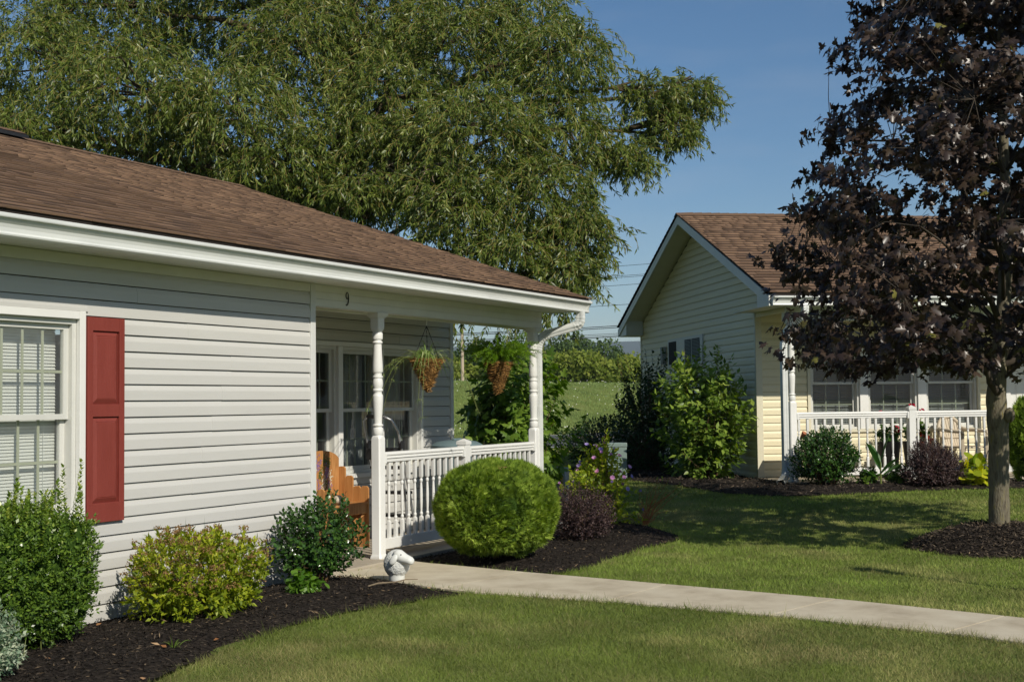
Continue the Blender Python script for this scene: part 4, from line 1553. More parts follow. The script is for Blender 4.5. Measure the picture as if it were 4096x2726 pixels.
gm = MB().prism([(6.738, KS - 0.012), (6.82, KS - 0.012), (6.865, KS + 0.11), (6.738, KS + 0.11)], 'x', RK + 0.02, 11.3)
gm.build('gutter', M['gutter'], K)
# cornice returns at both gable corners
for a, b_ in ((-1.498, -1.02), (6.20, 6.738)):
    lo = KEZ - 0.06
    m = MB()
    if a < 0:
        m.prism([(a, KS - 0.008), (b_, KS - 0.008), (b_, KEZ - 0.09 + (b_ - KE0) * slope), (a, KEZ - 0.09)], 'x', RK, RK + 0.02)
        m.prism([(b_, KS - 0.008), (b_ + 0.015, KS - 0.008), (b_ + 0.015, KEZ - 0.12 + (b_ - KE0) * slope), (b_, KEZ - 0.12 + (b_ - KE0) * slope)], 'x', RK + 0.02, -0.026)
    else:
        m.prism([(a, KS - 0.008), (b_, KS - 0.008), (b_, KEZ - 0.09), (a, KEZ - 0.09 + (KE1 - a) * slope)], 'x', RK, RK + 0.02)
        m.prism([(a - 0.015, KS - 0.008), (a, KS - 0.008), (a, KEZ - 0.12 + (KE1 - a) * slope), (a - 0.015, KEZ - 0.12 + (KE1 - a) * slope)], 'x', RK + 0.02, -0.026)
    m.build('cornice_return', M['whitepaint'], K)
for a, b_ in (((KE0 + 0.03, KEZ - 0.075), (KR, KRZ - 0.06)), ((KE1 - 0.03, KEZ - 0.075), (KR, KRZ - 0.06))):
    dy, dz = b_[0] - a[0], b_[1] - a[1]
    L_ = math.hypot(dy, dz)
    w = 0.105 * L_ / abs(dy)
    MB().prism([(a[0], a[1] - w), (b_[0], b_[1] - w), (b_[0], b_[1] + 0.028), (a[0], a[1] + 0.028)], 'x', RK - 0.022, RK - 0.001).build('rake_board', M['whitepaint'], K)
    # raking soffit, in strips
    n = int(L_ / 0.12)
    sm = MB()
    for i in range(n):
        t0, t1 = i / n, (i + 0.96) / n
        p = (a[0] + dy * t0, a[1] + dz * t0 - 0.07)
        q = (a[0] + dy * t1, a[1] + dz * t1 - 0.07)
        sm.prism([p, q, (q[0], q[1] + 0.012), (p[0], p[1] + 0.012)], 'x', RK, -0.001)
    stuff(sm.build('raking_soffit_strips', M['creamtrim'], K))
shingle_roof(K, RK - 0.035, 11.3, KE0, KEZ, KR, KRZ, 5, 300)
kd = MB().prism([(KE1, KEZ - .05), (KR + 0.001, KRZ - .05), (KR + 0.001, KRZ), (KE1, KEZ)], 'x', RK + 0.03, 11.3).build('rear_roof', M['roofdeck'], K)
sh_r = MB()
j = 0
while j * 0.142 < math.hypot(KE1 - KR, KRZ - KEZ) - 0.02:
    v = j * 0.142
    L_ = math.hypot(KE1 - KR, KRZ - KEZ)
    u0, u1 = v / L_, min(1, (v + 0.16) / L_)
    p = (KE1 + (KR - KE1) * u0, KEZ + (KRZ - KEZ) * u0)
    q = (KE1 + (KR - KE1) * u1, KEZ + (KRZ - KEZ) * u1)
    sh_r.prism([p, (p[0] + 0.004, p[1] + 0.012), (q[0], q[1] + 0.002), q], 'x', RK - 0.04, 3.0)
    j += 1
stuff(sh_r.build('rear_shingle_edges', M['roofdeck'], kd))
x = RK + 0.1
while x < 6.5:
    o = mesh_obj('ridge_cap', CAP, M['roofmix'], K)
    o.location = (x, KR, KRZ + 0.012)
    o.scale = (1, 1, 1.25)
    x += 0.16
# porch: slab, beam, posts, railing
MB().box(-0.06, 11.0, -1.36, -0.001, 0.0, KF).build('porch_floor', M['porch'], K, None, 0.008)
bm = MB()
for k in range(3):
    a = KF + 2.247 + k * 0.0635
    bm.box(-0.02, 11.0, -1.2 - 0.001 * k, -1.06, a + 0.0006, a + 0.0635 - 0.0006)
bm.build('porch_beam', M['whitepaint'], K, None, 0.0012)
KT = KF + 2.245
turned_post(K, 0.075, -1.148, KF, KT)
turned_post(K, 4.0, -1.148, KF, KT)
newel(K, 1.848, -1.148, KF)
railing(K, 0.126, 1.797, -1.148, KF, 0.165, 0.127)
railing(K, 1.899, 3.949, -1.148, KF, 1.95, 0.127)
downspout(K, [(0.12, -1.57, KS - 0.01), (0.12, -1.57, KS - 0.12), (-0.05, -1.29, 2.40), (-0.075, -1.245, 2.22), (-0.075, -1.24, 0.52), (-0.09, -1.26, 0.40), (-0.24, -1.50, 0.33), (-0.29, -1.58, 0.32)], 0.095, 0.075, M['gutter'], (0, 1, 0))


# ================================================================== things on the grey porch and in its bed
# --- cedar chair, painted flowers on the back
CH_X, CH_Y = 1.245, 0.64
ch = thing('cedar_garden_chair', 'orange stained cedar chair with painted lilac flowers under the porch window', 'chair', (1.49, 0.85, PF))


def plank(parent, x0, x1, y0, y1, z0, z1, top='flat', name='plank', along='x'):
    """upright board with a dog-eared or arched top; its face lies along x or y"""
    c = 0.02
    if along == 'x':
        a, b_ = x0, x1
    else:
        a, b_ = y0, y1
    if top == 'ear':
        prof = [(a, z0), (b_, z0), (b_, z1 - c), (b_ - c, z1), (a + c, z1), (a, z1 - c)]
    elif callable(top):
        prof = [(a, z0), (b_, z0)] + [(b_ + (a - b_) * i / 6, top(b_ + (a - b_) * i / 6)) for i in range(7)]
    else:
        prof = [(a, z0), (b_, z0), (b_, z1), (a, z1)]
    if along == 'x':
        m = MB().prism(prof, 'y', y0, y1)
    else:
        m = MB().prism(prof, 'x', x0, x1)
    return m.build(name, M['bench'], parent, None, 0.003)


bx0, bx1 = -0.285, 0.285          # chair coordinates round its base point
by0, by1 = -0.185, 0.185


def arch(x):
    return 0.83 + 0.125 * math.sqrt(max(0, 1 - (x / 0.30) ** 2))


for i in range(6):
    a = -0.284 + i * 0.0948
    plank(ch, a, a + 0.0933, by1 - 0.022, by1, 0.02, 0.96, arch, 'back_plank')
for xs in (bx0 - 0.022, bx1):
    for i, hz in enumerate((0.60, 0.60, 0.70, 0.79)):
        a = by0 + i * 0.0925
        plank(ch, xs, xs + 0.021, a, a + 0.091, 0.0, hz, 'ear', 'arm_plank', 'y')
for i in range(4):
    MB().box(bx0 + 0.002, bx1 - 0.002, by0 + 0.001 + i * 0.086, by0 + 0.085 + i * 0.086, 0.425, 0.445).build('seat_board', M['bench'], ch, None, 0.003)
MB().box(bx0 + 0.003, bx1 - 0.003, by0 + 0.012, by0 + 0.032, 0.335, 0.424).build('apron', M['bench'], ch, None, 0.003)
MB().beam((bx1 - 0.01, by0 + 0.05, 0.33), (bx0 + 0.03, by0 + 0.05, 0.08), 0.02, 0.03, (0, 1, 0)).build('brace', M['bench'], ch)
# painted sprays: flat daubs just proud of the boards
n = 150
cen = np.array([(-0.055, 0.80), (-0.035, 0.60), (0.075, 0.71), (0.085, 0.60)])
for nm_, cols_, cs, sp in (('painted_lilac', [(0.12, 0.09, 0.26), (0.34, 0.20, 0.42)], [(-0.05, 0.80), (0.06, 0.73), (-0.04, 0.57), (0.085, 0.57)], (0.020, 0.045)),
                           ('painted_white_blooms', [(0.58, 0.52, 0.38), (0.68, 0.62, 0.48)], [(-0.105, 0.67), (0.02, 0.63), (0.095, 0.67), (0.02, 0.54)], (0.022, 0.035)),
                           ('painted_leaves', [(0.05, 0.09, 0.025), (0.10, 0.13, 0.03)], [(0.03, 0.83), (0.07, 0.82), (-0.10, 0.76), (-0.02, 0.70), (0.04, 0.60)], (0.020, 0.03))):
    P_, n_ = [], 42
    for cx, cz in [(1.35 * q0 + 0.0, q1 + 0.02) for q0, q1 in cs]:
        P_.append(np.stack([cx + rng.normal(size=n_) * sp[0], np.full(n_, by1 - 0.0245) - rng.uniform(0, 0.0008, n_), cz + rng.normal(size=n_) * sp[1]], -1))
    P_ = np.concatenate(P_)
    a = rng.normal(size=(len(P_), 3)) * np.array([1, 0, 1])
    leaves(nm_, P_, a, np.tile([0, -1.0, 0], (len(P_), 1)), 0.022, 0.014, T_DIA, F_DIA, leafmat(nm_, cols_, 0.6, 0.3, 0), ch)
    stuff(bpy.data.objects[nm_])
st_ = MB().ellipsoid((0, 0, 0), (0.085, 0.055, 0.047), 16, 10)
so = tag(st_.build('pebble', M['stone'], None, 180), 'smooth pale stone lying on the cedar chair seat', 'stone')
so.location = (1.37, 0.74, PF + 0.445 + 0.047)
so.rotation_euler = (0, 0, 0.5)

# --- folded step ladder behind the rail
ld = thing('step_ladder', 'folded aluminium step ladder with black tray behind the white railing', 'ladder', (2.42, 0.78, PF))


def lad(name, mat, a, b_, r_):
    return MB().tube([a, b_], r_, 8).build(name, mat, ld, 60)


for s_ in (-0.2, 0.2):
    yo = s_
    lad('rail', M['steel'], (-0.19, yo, 1.00), (0.12, yo, 0.02), 0.014)
    lad('rear_leg', M['steel'], (-0.15, yo * 0.9, 1.00), (-0.02, yo * 0.9, 0.02), 0.012)
    MB().box(-0.205, -0.135, yo - 0.02, yo + 0.02, 0.95, 1.03).build('hinge', M['black'], ld, None, 0.008)
    MB().box(0.09, 0.15, yo - 0.02, yo + 0.02, 0.0, 0.05).build('foot', M['black'], ld, None, 0.008)
pts = [(-0.19, -0.2, 1.0), (-0.23, -0.2, 1.13), (-0.30, -0.17, 1.24), (-0.34, -0.1, 1.28), (-0.34, 0.1, 1.28), (-0.30, 0.17, 1.24), (-0.23, 0.2, 1.13), (-0.19, 0.2, 1.0)]
MB().tube(pts, 0.013, 8).build('handle', M['steel'], ld, 60)
MB().tube([(-0.34, -0.1, 1.28), (-0.34, 0.1, 1.28)], 0.02, 8).build('grip', M['black'], ld, 60)
for zz, xx in ((0.74, -0.10), (0.48, -0.02), (0.24, 0.05)):
    MB().box(xx - 0.07, xx + 0.07, -0.19, 0.19, zz, zz + 0.03).build('tread', M['black'], ld, None, 0.006)
MB().box(-0.27, -0.10, -0.18, 0.18, 0.84, 0.96).build('tray', M['black'], ld, None, 0.02)

# --- round bin with lid
bn = thing('round_bin', 'round bin with blue grey domed lid behind the far half of railing', 'bin', (3.42, 0.62, PF))
MB().turned([(0.0, 0.20, 0), (0.02, 0.21, 0), (0.88, 0.25, 0), (0.90, 0.265, 0), (0.93, 0.265, 0)], 0, 0, 28).build('body', M['binlid'], bn, 40)
MB().turned([(0.925, 0.285, 0), (0.945, 0.287, 0), (0.955, 0.275, 0), (0.985, 0.22, 0), (1.0, 0.13, 0), (1.005, 0.02, 0)], 0, 0, 28).build('lid', M['binlid'], bn, 40)
MB().box(-0.08, 0.08, -0.02, 0.02, 1.0, 1.022).build('lid_handle', M['binlid'], bn, None, 0.008)


# --- hanging baskets
def basket(name, label, loc, rtop, hgt, hook_dz):
    b_ = thing(name, label, 'hanging basket', loc)
    core = MB().turned([(-hgt, 0.012, 0), (-hgt * 0.93, rtop * 0.14, 0), (-hgt * 0.5, rtop * 0.60, 0), (-0.03, rtop * 0.93, 0), (0, rtop * 0.95, 0), (0.001, rtop * 0.8, 0), (-0.03, 0.02, 0)], 0, 0, 20)
    bo = core.build('coir_cone', M['coirdark'], b_, 60)
    n = 2800
    u = np.sqrt(rng.random(n)) ** 1.0
    zz = -hgt * (1 - u)
    th = rng.uniform(0, 6.283, n)
    rr_ = rtop * (0.06 + 0.92 * u) + rng.normal(size=n) * 0.004
    P = np.stack([rr_ * np.cos(th), rr_ * np.sin(th), zz], -1)
    tan = np.stack([-np.sin(th), np.cos(th), 0 * th], -1)
    out = np.stack([np.cos(th), np.sin(th), 0 * th], -1)
    ax = tan * np.where(rng.random((n, 1)) < 0.5, 1, -1) + rng.normal(size=(n, 3)) * 0.35 + out * 0.15
    leaves('coir_strands', P, ax, out, rng.uniform(0.03, 0.06, n), rng.uniform(0.004, 0.007, n), T_LEAF, F_LEAF, M['coir'], bo)
    ch_ = MB()
    for k in range(3):
        a = 2 * math.pi * k / 3 + 0.5
        p0 = Vector((rtop * 0.9 * math.cos(a), rtop * 0.9 * math.sin(a), 0.0))
        p1 = Vector((0, 0, hook_dz - 0.06))
        nl = 14
        for i in range(nl):
            c0 = p0 + (p1 - p0) * (i / nl)
            c1 = p0 + (p1 - p0) * ((i + 1.05) / nl)
            ch_.beam(c0, c1, 0.0075 if i % 2 else 0.003, 0.003 if i % 2 else 0.0075)
    ch_.build('chain', M['iron'], b_)
    hk = MB().tube([(0, 0, hook_dz - 0.07), (0, 0, hook_dz - 0.03), (0.012, 0, hook_dz - 0.015), (0, 0, hook_dz), (0, 0, hook_dz + 0.012)], 0.003, 6)
    hk.build('hook', M['white'], b_)
    return b_


def strap_leaves(name, root, n, length, width, up, out, mat, parent, seg=6, droop=1.0, z0=0.0, spread=0.04):
    """arching ribbon leaves"""
    V, F_, rv = [], [], []
    for i in range(n):
        a = random.uniform(0, 6.283)
        L = length * random.uniform(0.55, 1.1)
        o = out * random.uniform(0.5, 1.1)
        u_ = up * random.uniform(0.5, 1.15)
        w = width * random.uniform(0.7, 1.1)
        d = np.array([math.cos(a), math.sin(a)])
        s_ = np.array([-d[1], d[0]])
        tw = random.uniform(-0.5, 0.5)
        b0 = d * random.uniform(0, spread)
        base = len(V)
        r_ = random.random()
        for k in range(seg + 1):
            t_ = k / seg
            p = b0 + d * o * L * t_
            zz = z0 + L * (u_ * t_ - droop * t_ * t_)
            ww = w * (0.5 + 1.2 * t_ - 1.68 * t_ * t_) if t_ < 1 else 0.0006
            ww = max(ww, 0.0006)
            for sg in (-1, 1):
                q = p + s_ * ww * 0.5 * sg
                V.append((root[0] + q[0], root[1] + q[1], root[2] + zz + sg * tw * ww * 0.4))
                rv.append(r_)
            if k:
                F_.append((base + 2 * k - 2, base + 2 * k - 1, base + 2 * k + 1, base + 2 * k))
    me = bpy.data.meshes.new(name)
    me.from_pydata(V, [], F_)
    me.polygons.foreach_set('use_smooth', [True] * len(F_))
    a = me.attributes.new('rnd', 'FLOAT', 'POINT')
    a.data.foreach_set('value', rv)
    return mesh_obj(name, me, mat, parent)


b1 = basket('hanging_basket', 'coir cone basket with trailing spider plant beside the first porch post', (1.93, 0.07, 1.885), 0.158, 0.325, 0.385)
strap_leaves('spider_plant', (0, 0, 0), 105, 0.34, 0.013, 1.1, 0.95, M['L_spider'], b1, 7, 1.15, -0.01, 0.09)
strap_leaves('spider_plant', (0, 0, 0), 26, 0.40, 0.015, 1.3, 0.45, M['L_spider'], b1, 7, 0.9, -0.01, 0.05)
# runners with plantlets
rn = MB()
for k in range(9):
    a = random.choice((2.6, 2.9, 3.4, 2.3, 5.6, 5.9, 5.2, 0.2, 4.2)) + random.uniform(-0.3, 0.3)
    L = random.uniform(0.28, 0.5)
    dz = random.uniform(0.25, 0.60)
    d = np.array([math.cos(a), math.sin(a)])
    pts = [np.array([*(d * (0.12 + L * t_)), 0.05 * math.sin(t_ * 3) - dz * t_ ** 2.2]) for t_ in np.linspace(0, 1, 7)]
    rn.tube(pts, 0.0022, 4, False)
    for t_ in (0.62, 0.8, 1.0):
        i = t_ * 6
        p = pts[int(i)] if int(i) < 7 else pts[-1]
        strap_leaves('spider_plantlet', tuple(p), 7, 0.075 * (0.6 + 0.6 * t_), 0.007, 0.7, 0.8, M['L_spider'], b1, 4, 1.1, 0, 0.003)
rn.build('runner', M['greenstem'], b1)

b2 = basket('hanging_basket', 'coir cone basket with bushy green fern beside the far porch post', (3.38, 0.07, 1.885), 0.148, 0.345, 0.385)
# asparagus fern: arching fronds set with fine needles
P_, A_ = [], []
fst = MB()
for k in range(120):
    a = random.uniform(0, 6.283)
    L = random.uniform(0.22, 0.50)
    u_, o_, dr = random.uniform(0.7, 1.3), random.uniform(0.5, 1.05), random.uniform(0.7, 1.35)
    d = np.array([math.cos(a), math.sin(a)])
    ts = np.linspace(0, 1, 26)
    pts = np.stack([d[0] * (0.05 + o_ * L * ts), d[1] * (0.05 + o_ * L * ts), L * (u_ * ts - dr * 0.75 * ts ** 2)], -1)
    fst.tube(pts[::5], 0.0016, 3, False)
    dr_ = np.gradient(pts, axis=0)
    for q in range(9):
        P_.append(pts[3:])
        v = unit(dr_[3:]) * 0.5 + rng.normal(size=(23, 3)) * 0.6
        A_.append(v)
P_, A_ = np.concatenate(P_), np.concatenate(A_)
leaves('fern', P_, A_, rng.normal(size=P_.shape) + np.array([0, 0, 1.0]), rng.uniform(0.015, 0.04, len(P_)), 0.0045, T_DIA, F_DIA, M['L_fern'], b2)
fst.build('fern_stems', M['greenstem'], b2)

# --- resin sheep
shp = thing('sheep_statue', 'white resin lamb garden statue at the corner of the walk', 'statue', (0.05, -0.80, 0.02))
import bmesh
bm_ = bmesh.new()
bmesh.ops.create_uvsphere(bm_, u_segments=72, v_segments=44, radius=1.0)
lf, lh = Lump(26, 40, 3), Lump(50, 50, 4)
for v in bm_.verts:
    d = np.array([tuple(v.co)])
    k = 1 + 0.016 * float(lf(d)[0]) + 0.012 * float(lh(d)[0])
    v.co = Vector((v.co.x * 0.102 * k, v.co.y * 0.108 * k, v.co.z * 0.115 * k + 0.135))
    v.co.x *= 1 + 0.25 * (0.135 - v.co.z) * 0
me = bpy.data.meshes.new('fleece')
bm_.to_mesh(me)
bm_.free()
me.polygons.foreach_set('use_smooth', [True] * len(me.polygons))
mesh_obj('fleece', me, M['sheep'], shp)
MB().turned([(0.0, 0.062, 0), (0.008, 0.066, 0), (0.03, 0.064, 0), (0.05, 0.07, 0)], 0, 0, 24).build('base', M['sheepface'], shp, 60)
# head looks to the right of the picture, a little towards the walk
fd = Vector((0.10, -0.99, 0)).normalized()
sdv = Vector((0.99, 0.10, 0))
cen = Vector((-0.045, -0.062, 0.198))
rings = []
for t_, r1, r2, dz in ((-0.055, 0.012, 0.012, 0.010), (-0.048, 0.036, 0.036, 0.010), (-0.025, 0.052, 0.052, 0.008), (0.005, 0.055, 0.054, 0.004), (0.035, 0.048, 0.047, -0.008), (0.060, 0.041, 0.040, -0.018), (0.085, 0.039, 0.037, -0.026), (0.105, 0.034, 0.032, -0.030), (0.118, 0.022, 0.021, -0.031), (0.123, 0.006, 0.006, -0.031)):
    c_ = cen + fd * t_ + Vector((0, 0, dz))
    rings.append([c_ + sdv * (r1 * math.cos(2 * math.pi * i / 16)) + Vector((0, 0, 1)) * (r2 * math.sin(2 * math.pi * i / 16)) for i in range(16)])
hd = MB().loft(rings).build('head', M['sheepface'], shp, 180)
for s_ in (-1, 1):
    e_ = MB().ellipsoid((0, 0, 0), (0.016, 0.030, 0.048), 12, 8)
    eo = e_.build('ear', M['sheepface'], hd, 180)
    eo.location = cen + sdv * (s_ * 0.060) - fd * 0.030 + Vector((0, 0, -0.018))
    eo.rotation_euler = (rad(30), rad(-18 * s_), 0)
    ey = MB().ellipsoid((0, 0, 0), (0.005, 0.005, 0.006), 8, 6).build('eye', M['black'], hd, 180)
    ey.location = cen + sdv * (s_ * 0.0420) + fd * 0.030 + Vector((0, 0, 0.022))

# ================================================================== yard hardware
cb = thing('utility_cabinet', 'tall grey green steel utility cabinet with louvres behind the flowering shrub', 'cabinet', (9.40, 1.33, 0.26), rad(-66))
MB().box(-0.155, 0.155, -0.11, 0.11, -0.05, 0.50).build('body', M['cabinet'], cb, None, 0.012)
MB().box(-0.162, 0.162, -0.117, 0.117, 0.495, 0.56).build('cap', M['cabinet'], cb, None, 0.012)
for k in range(9):
    MB().box(-0.055, 0.055, -0.119, -0.108, 0.12 + k * 0.034, 0.135 + k * 0.034).build('louvre', M['cabinet'], cb, None, 0.004)
for xx in (-0.06, 0.08):
    MB().ellipsoid((xx, -0.118, 0.522), (0.006, 0.006, 0.006), 8, 6).build('bolt', M['steel'], cb)

mk = thing('utility_marker', 'low grey utility box with yellow number stickers beside the far porch post', 'utility box', (6.50, 0.93, 0.05), rad(-74))
MB().prism([(-0.14, 0.0), (-0.14, 0.44), (-0.10, 0.50), (0.13, 0.54), (0.13, 0.0)], 'x', -0.15, 0.15).build('body', M['marker'], mk, None, 0.012)
for k in range(4):
    MB().box(-0.128 + k * 0.062, -0.076 + k * 0.062, -0.1415, -0.1405, 0.385, 0.432).build('sticker', M['yellow'], mk)
for k, tx in enumerate(('K', '18', '12', 'X')):
    MB().box(-0.128 + k * 0.062, -0.076 + k * 0.062, -0.1415, -0.1405, 0.325, 0.372).build('sticker', M['yellow'], mk)
    cu = bpy.data.curves.new('sticker_text', 'FONT')
    cu.body = tx
    cu.size = 0.052
    cu.align_x = 'CENTER'
    cu.extrude = 0.0004
    o = bpy.data.objects.new('sticker_text', cu)
    COL.objects.link(o)
    bpy.context.view_layer.update()
    tm = bpy.data.meshes.new_from_object(o.evaluated_get(bpy.context.evaluated_depsgraph_get()))
    bpy.data.objects.remove(o)
    o = mesh_obj('sticker_text', tm, M['number'], mk)
    o.location = (-0.102 + k * 0.062, -0.1425, 0.331)
    o.rotation_euler = (rad(90), 0, 0)

# yard lamp beside the camera: only its shadow reaches the lawn in view
lp = thing('yard_lamp', 'slim black yard lamp post standing on the lawn near the walk', 'lamp post', (1.02, -6.50, 0))
MB().turned([(0, 0.05, 0), (0.05, 0.05, 0), (0.07, 0.03, 0), (1.75, 0.026, 0)], 0, 0, 12).build('post', M['iron'], lp, 40)
MB().turned([(1.75, 0.03, 0), (1.78, 0.07, 0), (2.0, 0.10, 0), (2.02, 0.12, 0), (2.14, 0.02, 0)], 0, 0, 12).build('lantern', M['iron'], lp, 40)


# ================================================================== shrubs and flowers
def shrub(name, label, cat, base, group=None):
    return thing(name, label, cat, base, 0.0, group)


def add_twigs(root, c, r, tips, nleaf, twiglen, ll, lw, mat, spread=0.6, tm=(T_LEAF, F_LEAF), lump=0.12, freq=4, seed=0, rmin=0.55, zmin=-0.8, up=0.5, droop=0.0, rnd=None, power=1.0, name='foliage', pair=False, jit=0.15, boxy=None, own=0, taper=0.0):
    P, d = shell(tips, (0, 0, 0), (1, 1, 1), lump, freq, seed, rmin, zmin, power)
    if boxy:
        k = np.abs(P)
        s_ = np.linalg.norm(P, axis=1) / np.maximum((k ** boxy).sum(1) ** (1 / boxy), 1e-6)
        P = P * s_[:, None]
    P = np.asarray(c) + P * np.asarray(r)
    if taper:
        P[:, :2] *= (1 + 0.25 * taper - taper * np.clip((P[:, 2:3] - 0.1) / (c[2] + r[2]), 0, 1))
    P = P[P[:, 2] > 0.01]
    d = unit((P - np.asarray(c)) / np.asarray(r) ** 2)
    ax = unit(d + np.array([0, 0, up]) + rng.normal(size=P.shape) * 0.35)
    p, a, n, L, W = twig_leaves(P, ax, nleaf, twiglen, ll, lw, spread, droop, jit, pair)
    k = p[:, 2] > 0.0
    rv = rng.random(len(p)) if rnd is None else rnd(p)
    rv = np.clip(rv, 0, 1)
    leaves(name, p[k], a[k], n[k], L[k], W[k], tm[0], tm[1], mat, root, rv[k], own=own)
    return P, ax


# --- clipped boxwood under the front window
BW = (-3.60, -0.43, 0.03)
sb = shrub('boxwood_shrub', 'clipped boxwood shrub with upright sprigs below the front window', 'shrub', BW)
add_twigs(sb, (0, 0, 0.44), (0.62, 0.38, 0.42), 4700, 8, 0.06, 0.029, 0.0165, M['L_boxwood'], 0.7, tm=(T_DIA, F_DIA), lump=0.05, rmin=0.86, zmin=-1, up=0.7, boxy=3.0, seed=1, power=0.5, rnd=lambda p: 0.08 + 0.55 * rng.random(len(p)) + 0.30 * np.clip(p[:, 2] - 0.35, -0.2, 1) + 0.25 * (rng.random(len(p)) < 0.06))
tipx = rng.uniform(-0.6, 0.46, 60)
tip = np.stack([tipx, rng.uniform(-0.33, 0.25, 60), 0.84 + rng.uniform(0.0, 0.09, 60)], -1)
extra = np.array([(0.46, -0.2, 1.10), (0.41, -0.1, 1.07), (0.32, -0.15, 0.99), (0.40, -0.25, 0.96), (-0.02, -0.2, 1.02), (0.08, -0.1, 0.98), (0.05, -0.22, 0.95), (0.25, -0.2, 0.93)])
tip = np.concatenate([tip, extra])
axs = unit(np.array([[0.05, 0, 1.0]]) + rng.normal(size=tip.shape) * 0.10)
p, a, n, L, W = twig_leaves(tip, axs, 42, 0.25, 0.030, 0.020, 0.75, 0, 0.1)
leaves('sprigs', p, a, n, L, W, T_LEAF, F_LEAF, M['L_boxwood'], sb, 0.45 + 0.5 * rng.random(len(p)))
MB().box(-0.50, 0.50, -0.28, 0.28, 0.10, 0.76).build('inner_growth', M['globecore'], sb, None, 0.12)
stems('stems', (0, 0, 0), tip[::2], 0.003, M['greenstem'], sb, 0.35)

# --- variegated shrub at the very corner
VW = (-4.22, -1.00, 0.03)
sv = shrub('variegated_shrub', 'pale variegated low shrub in front of the boxwood', 'shrub', VW)
add_twigs(sv, (0, 0, 0.20), (0.30, 0.26, 0.23), 520, 8, 0.08, 0.026, 0.014, M['L_variegated'], 0.7, seed=2)
add_twigs(sv, (0.10, 0.10, 0.42), (0.12, 0.12, 0.16), 40, 10, 0.10, 0.024, 0.013, M['L_variegated'], 0.7, seed=3, name='sprigs')
stems('stems', (0, 0, 0), np.array([(0.1, 0.1, 0.5), (-0.1, 0, 0.35), (0.2, -0.1, 0.3)]), 0.005, M['twig'], sv)

# --- golden spirea
SP = (-2.08, -0.62, 0.04)
ss = shrub('spirea_shrub', 'spreading lime yellow spirea with faded brown flower heads by the siding', 'shrub', SP)
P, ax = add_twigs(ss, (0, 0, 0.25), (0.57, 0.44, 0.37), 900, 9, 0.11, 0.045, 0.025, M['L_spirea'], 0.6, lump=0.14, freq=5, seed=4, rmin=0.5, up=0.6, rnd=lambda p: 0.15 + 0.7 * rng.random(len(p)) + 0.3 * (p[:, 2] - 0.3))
hp = P[(ax[:, 2] > 0.25) & (P[:, 2] > 0.18)]
hp = hp[rng.permutation(len(hp))[:230]]
q, an = [], []
for c_ in hp:
    k = 34
    rr_ = np.sqrt(rng.random(k)) * rng.uniform(0.022, 0.042)
    th = rng.uniform(0, 6.283, k)
    q.append(np.stack([c_[0] + rr_ * np.cos(th), c_[1] + rr_ * np.sin(th), c_[2] + 0.025 + rng.normal(size=k) * 0.006 - rr_ * 0.25], -1))
q = np.concatenate(q)
leaves('flower_heads', q, rng.normal(size=q.shape) + np.array([0, 0, 0.6]), rng.normal(size=q.shape) + np.array([0, 0, 1.0]), rng.uniform(0.009, 0.016, len(q)), 0.010, T_DIA, F_DIA, M['spirea_head'], ss)
stems('stems', (0, 0, 0), P[::14], 0.004, M['twig'], ss, 0.08)

# --- iris blades behind the spirea
ir = shrub('iris_clump', 'few upright iris blades rising behind the spirea', 'plant', (-1.76, -0.22, 0.03))
ib = MB()
for dx, dy, lx, hz in ((-0.05, 0, 0.03, 0.64), (0.0, 0.02, -0.02, 0.5), (0.24, 0.05, 0.10, 0.55), (0.22, 0.05, 0.01, 0.62), (-0.02, 0, 0.10, 0.5), (0.28, 0.02, 0.14, 0.45)):
    vs = []
    for k in range(5):
        t_ = k / 4
        w = 0.014 * (1 - t_ ** 2) + 0.0004
        for sg in (-1, 1):
            vs.append((dx + lx * t_ ** 1.5 + sg * w, dy + sg * w * 0.4, hz * t_))
    ib.add(vs, [(2 * k, 2 * k + 1, 2 * k + 3, 2 * k + 2) for k in range(4)])
o = ib.build('blades', M['L_canna'], ir)
o.data.attributes.new('rnd', 'FLOAT', 'POINT')

# --- holly at the porch corner, and ivy in front of it
HO = (-0.53, -0.45, 0.04)
sh_ = shrub('holly_shrub', 'glossy dark green holly shrub between the walk and the house corner', 'shrub', HO)
P, ax = add_twigs(sh_, (0, 0, 0.33), (0.38, 0.34, 0.37), 560, 9, 0.12, 0.036, 0.024, M['L_holly'], 0.7, tm=(T_ROUND, F_ROUND), lump=0.15, freq=5, seed=6, rmin=0.35, up=0.6, rnd=lambda p: 0.93 * rng.random(len(p)) + 0.12 * (rng.random(len(p)) < 0.03))
stems('stems', (0, 0, 0), P[::8], 0.005, M['twig'], sh_, 0.05)
iv = shrub('ivy_patch', 'bright broad leaved creeper at the foot of the holly', 'plant', (-0.92, -0.62, 0.04))
add_twigs(iv, (0, 0, 0.08), (0.17, 0.13, 0.10), 42, 5, 0.10, 0.060, 0.052, M['L_ivy'], 0.8, tm=(T_ROUND, F_ROUND), seed=7, rmin=0.4, droop=0.3, own=300)
stems('stems', (0, 0, 0), np.array([(0.1, 0, 0.2), (-0.1, 0.05, 0.18)]), 0.003, M['greenstem'], iv)

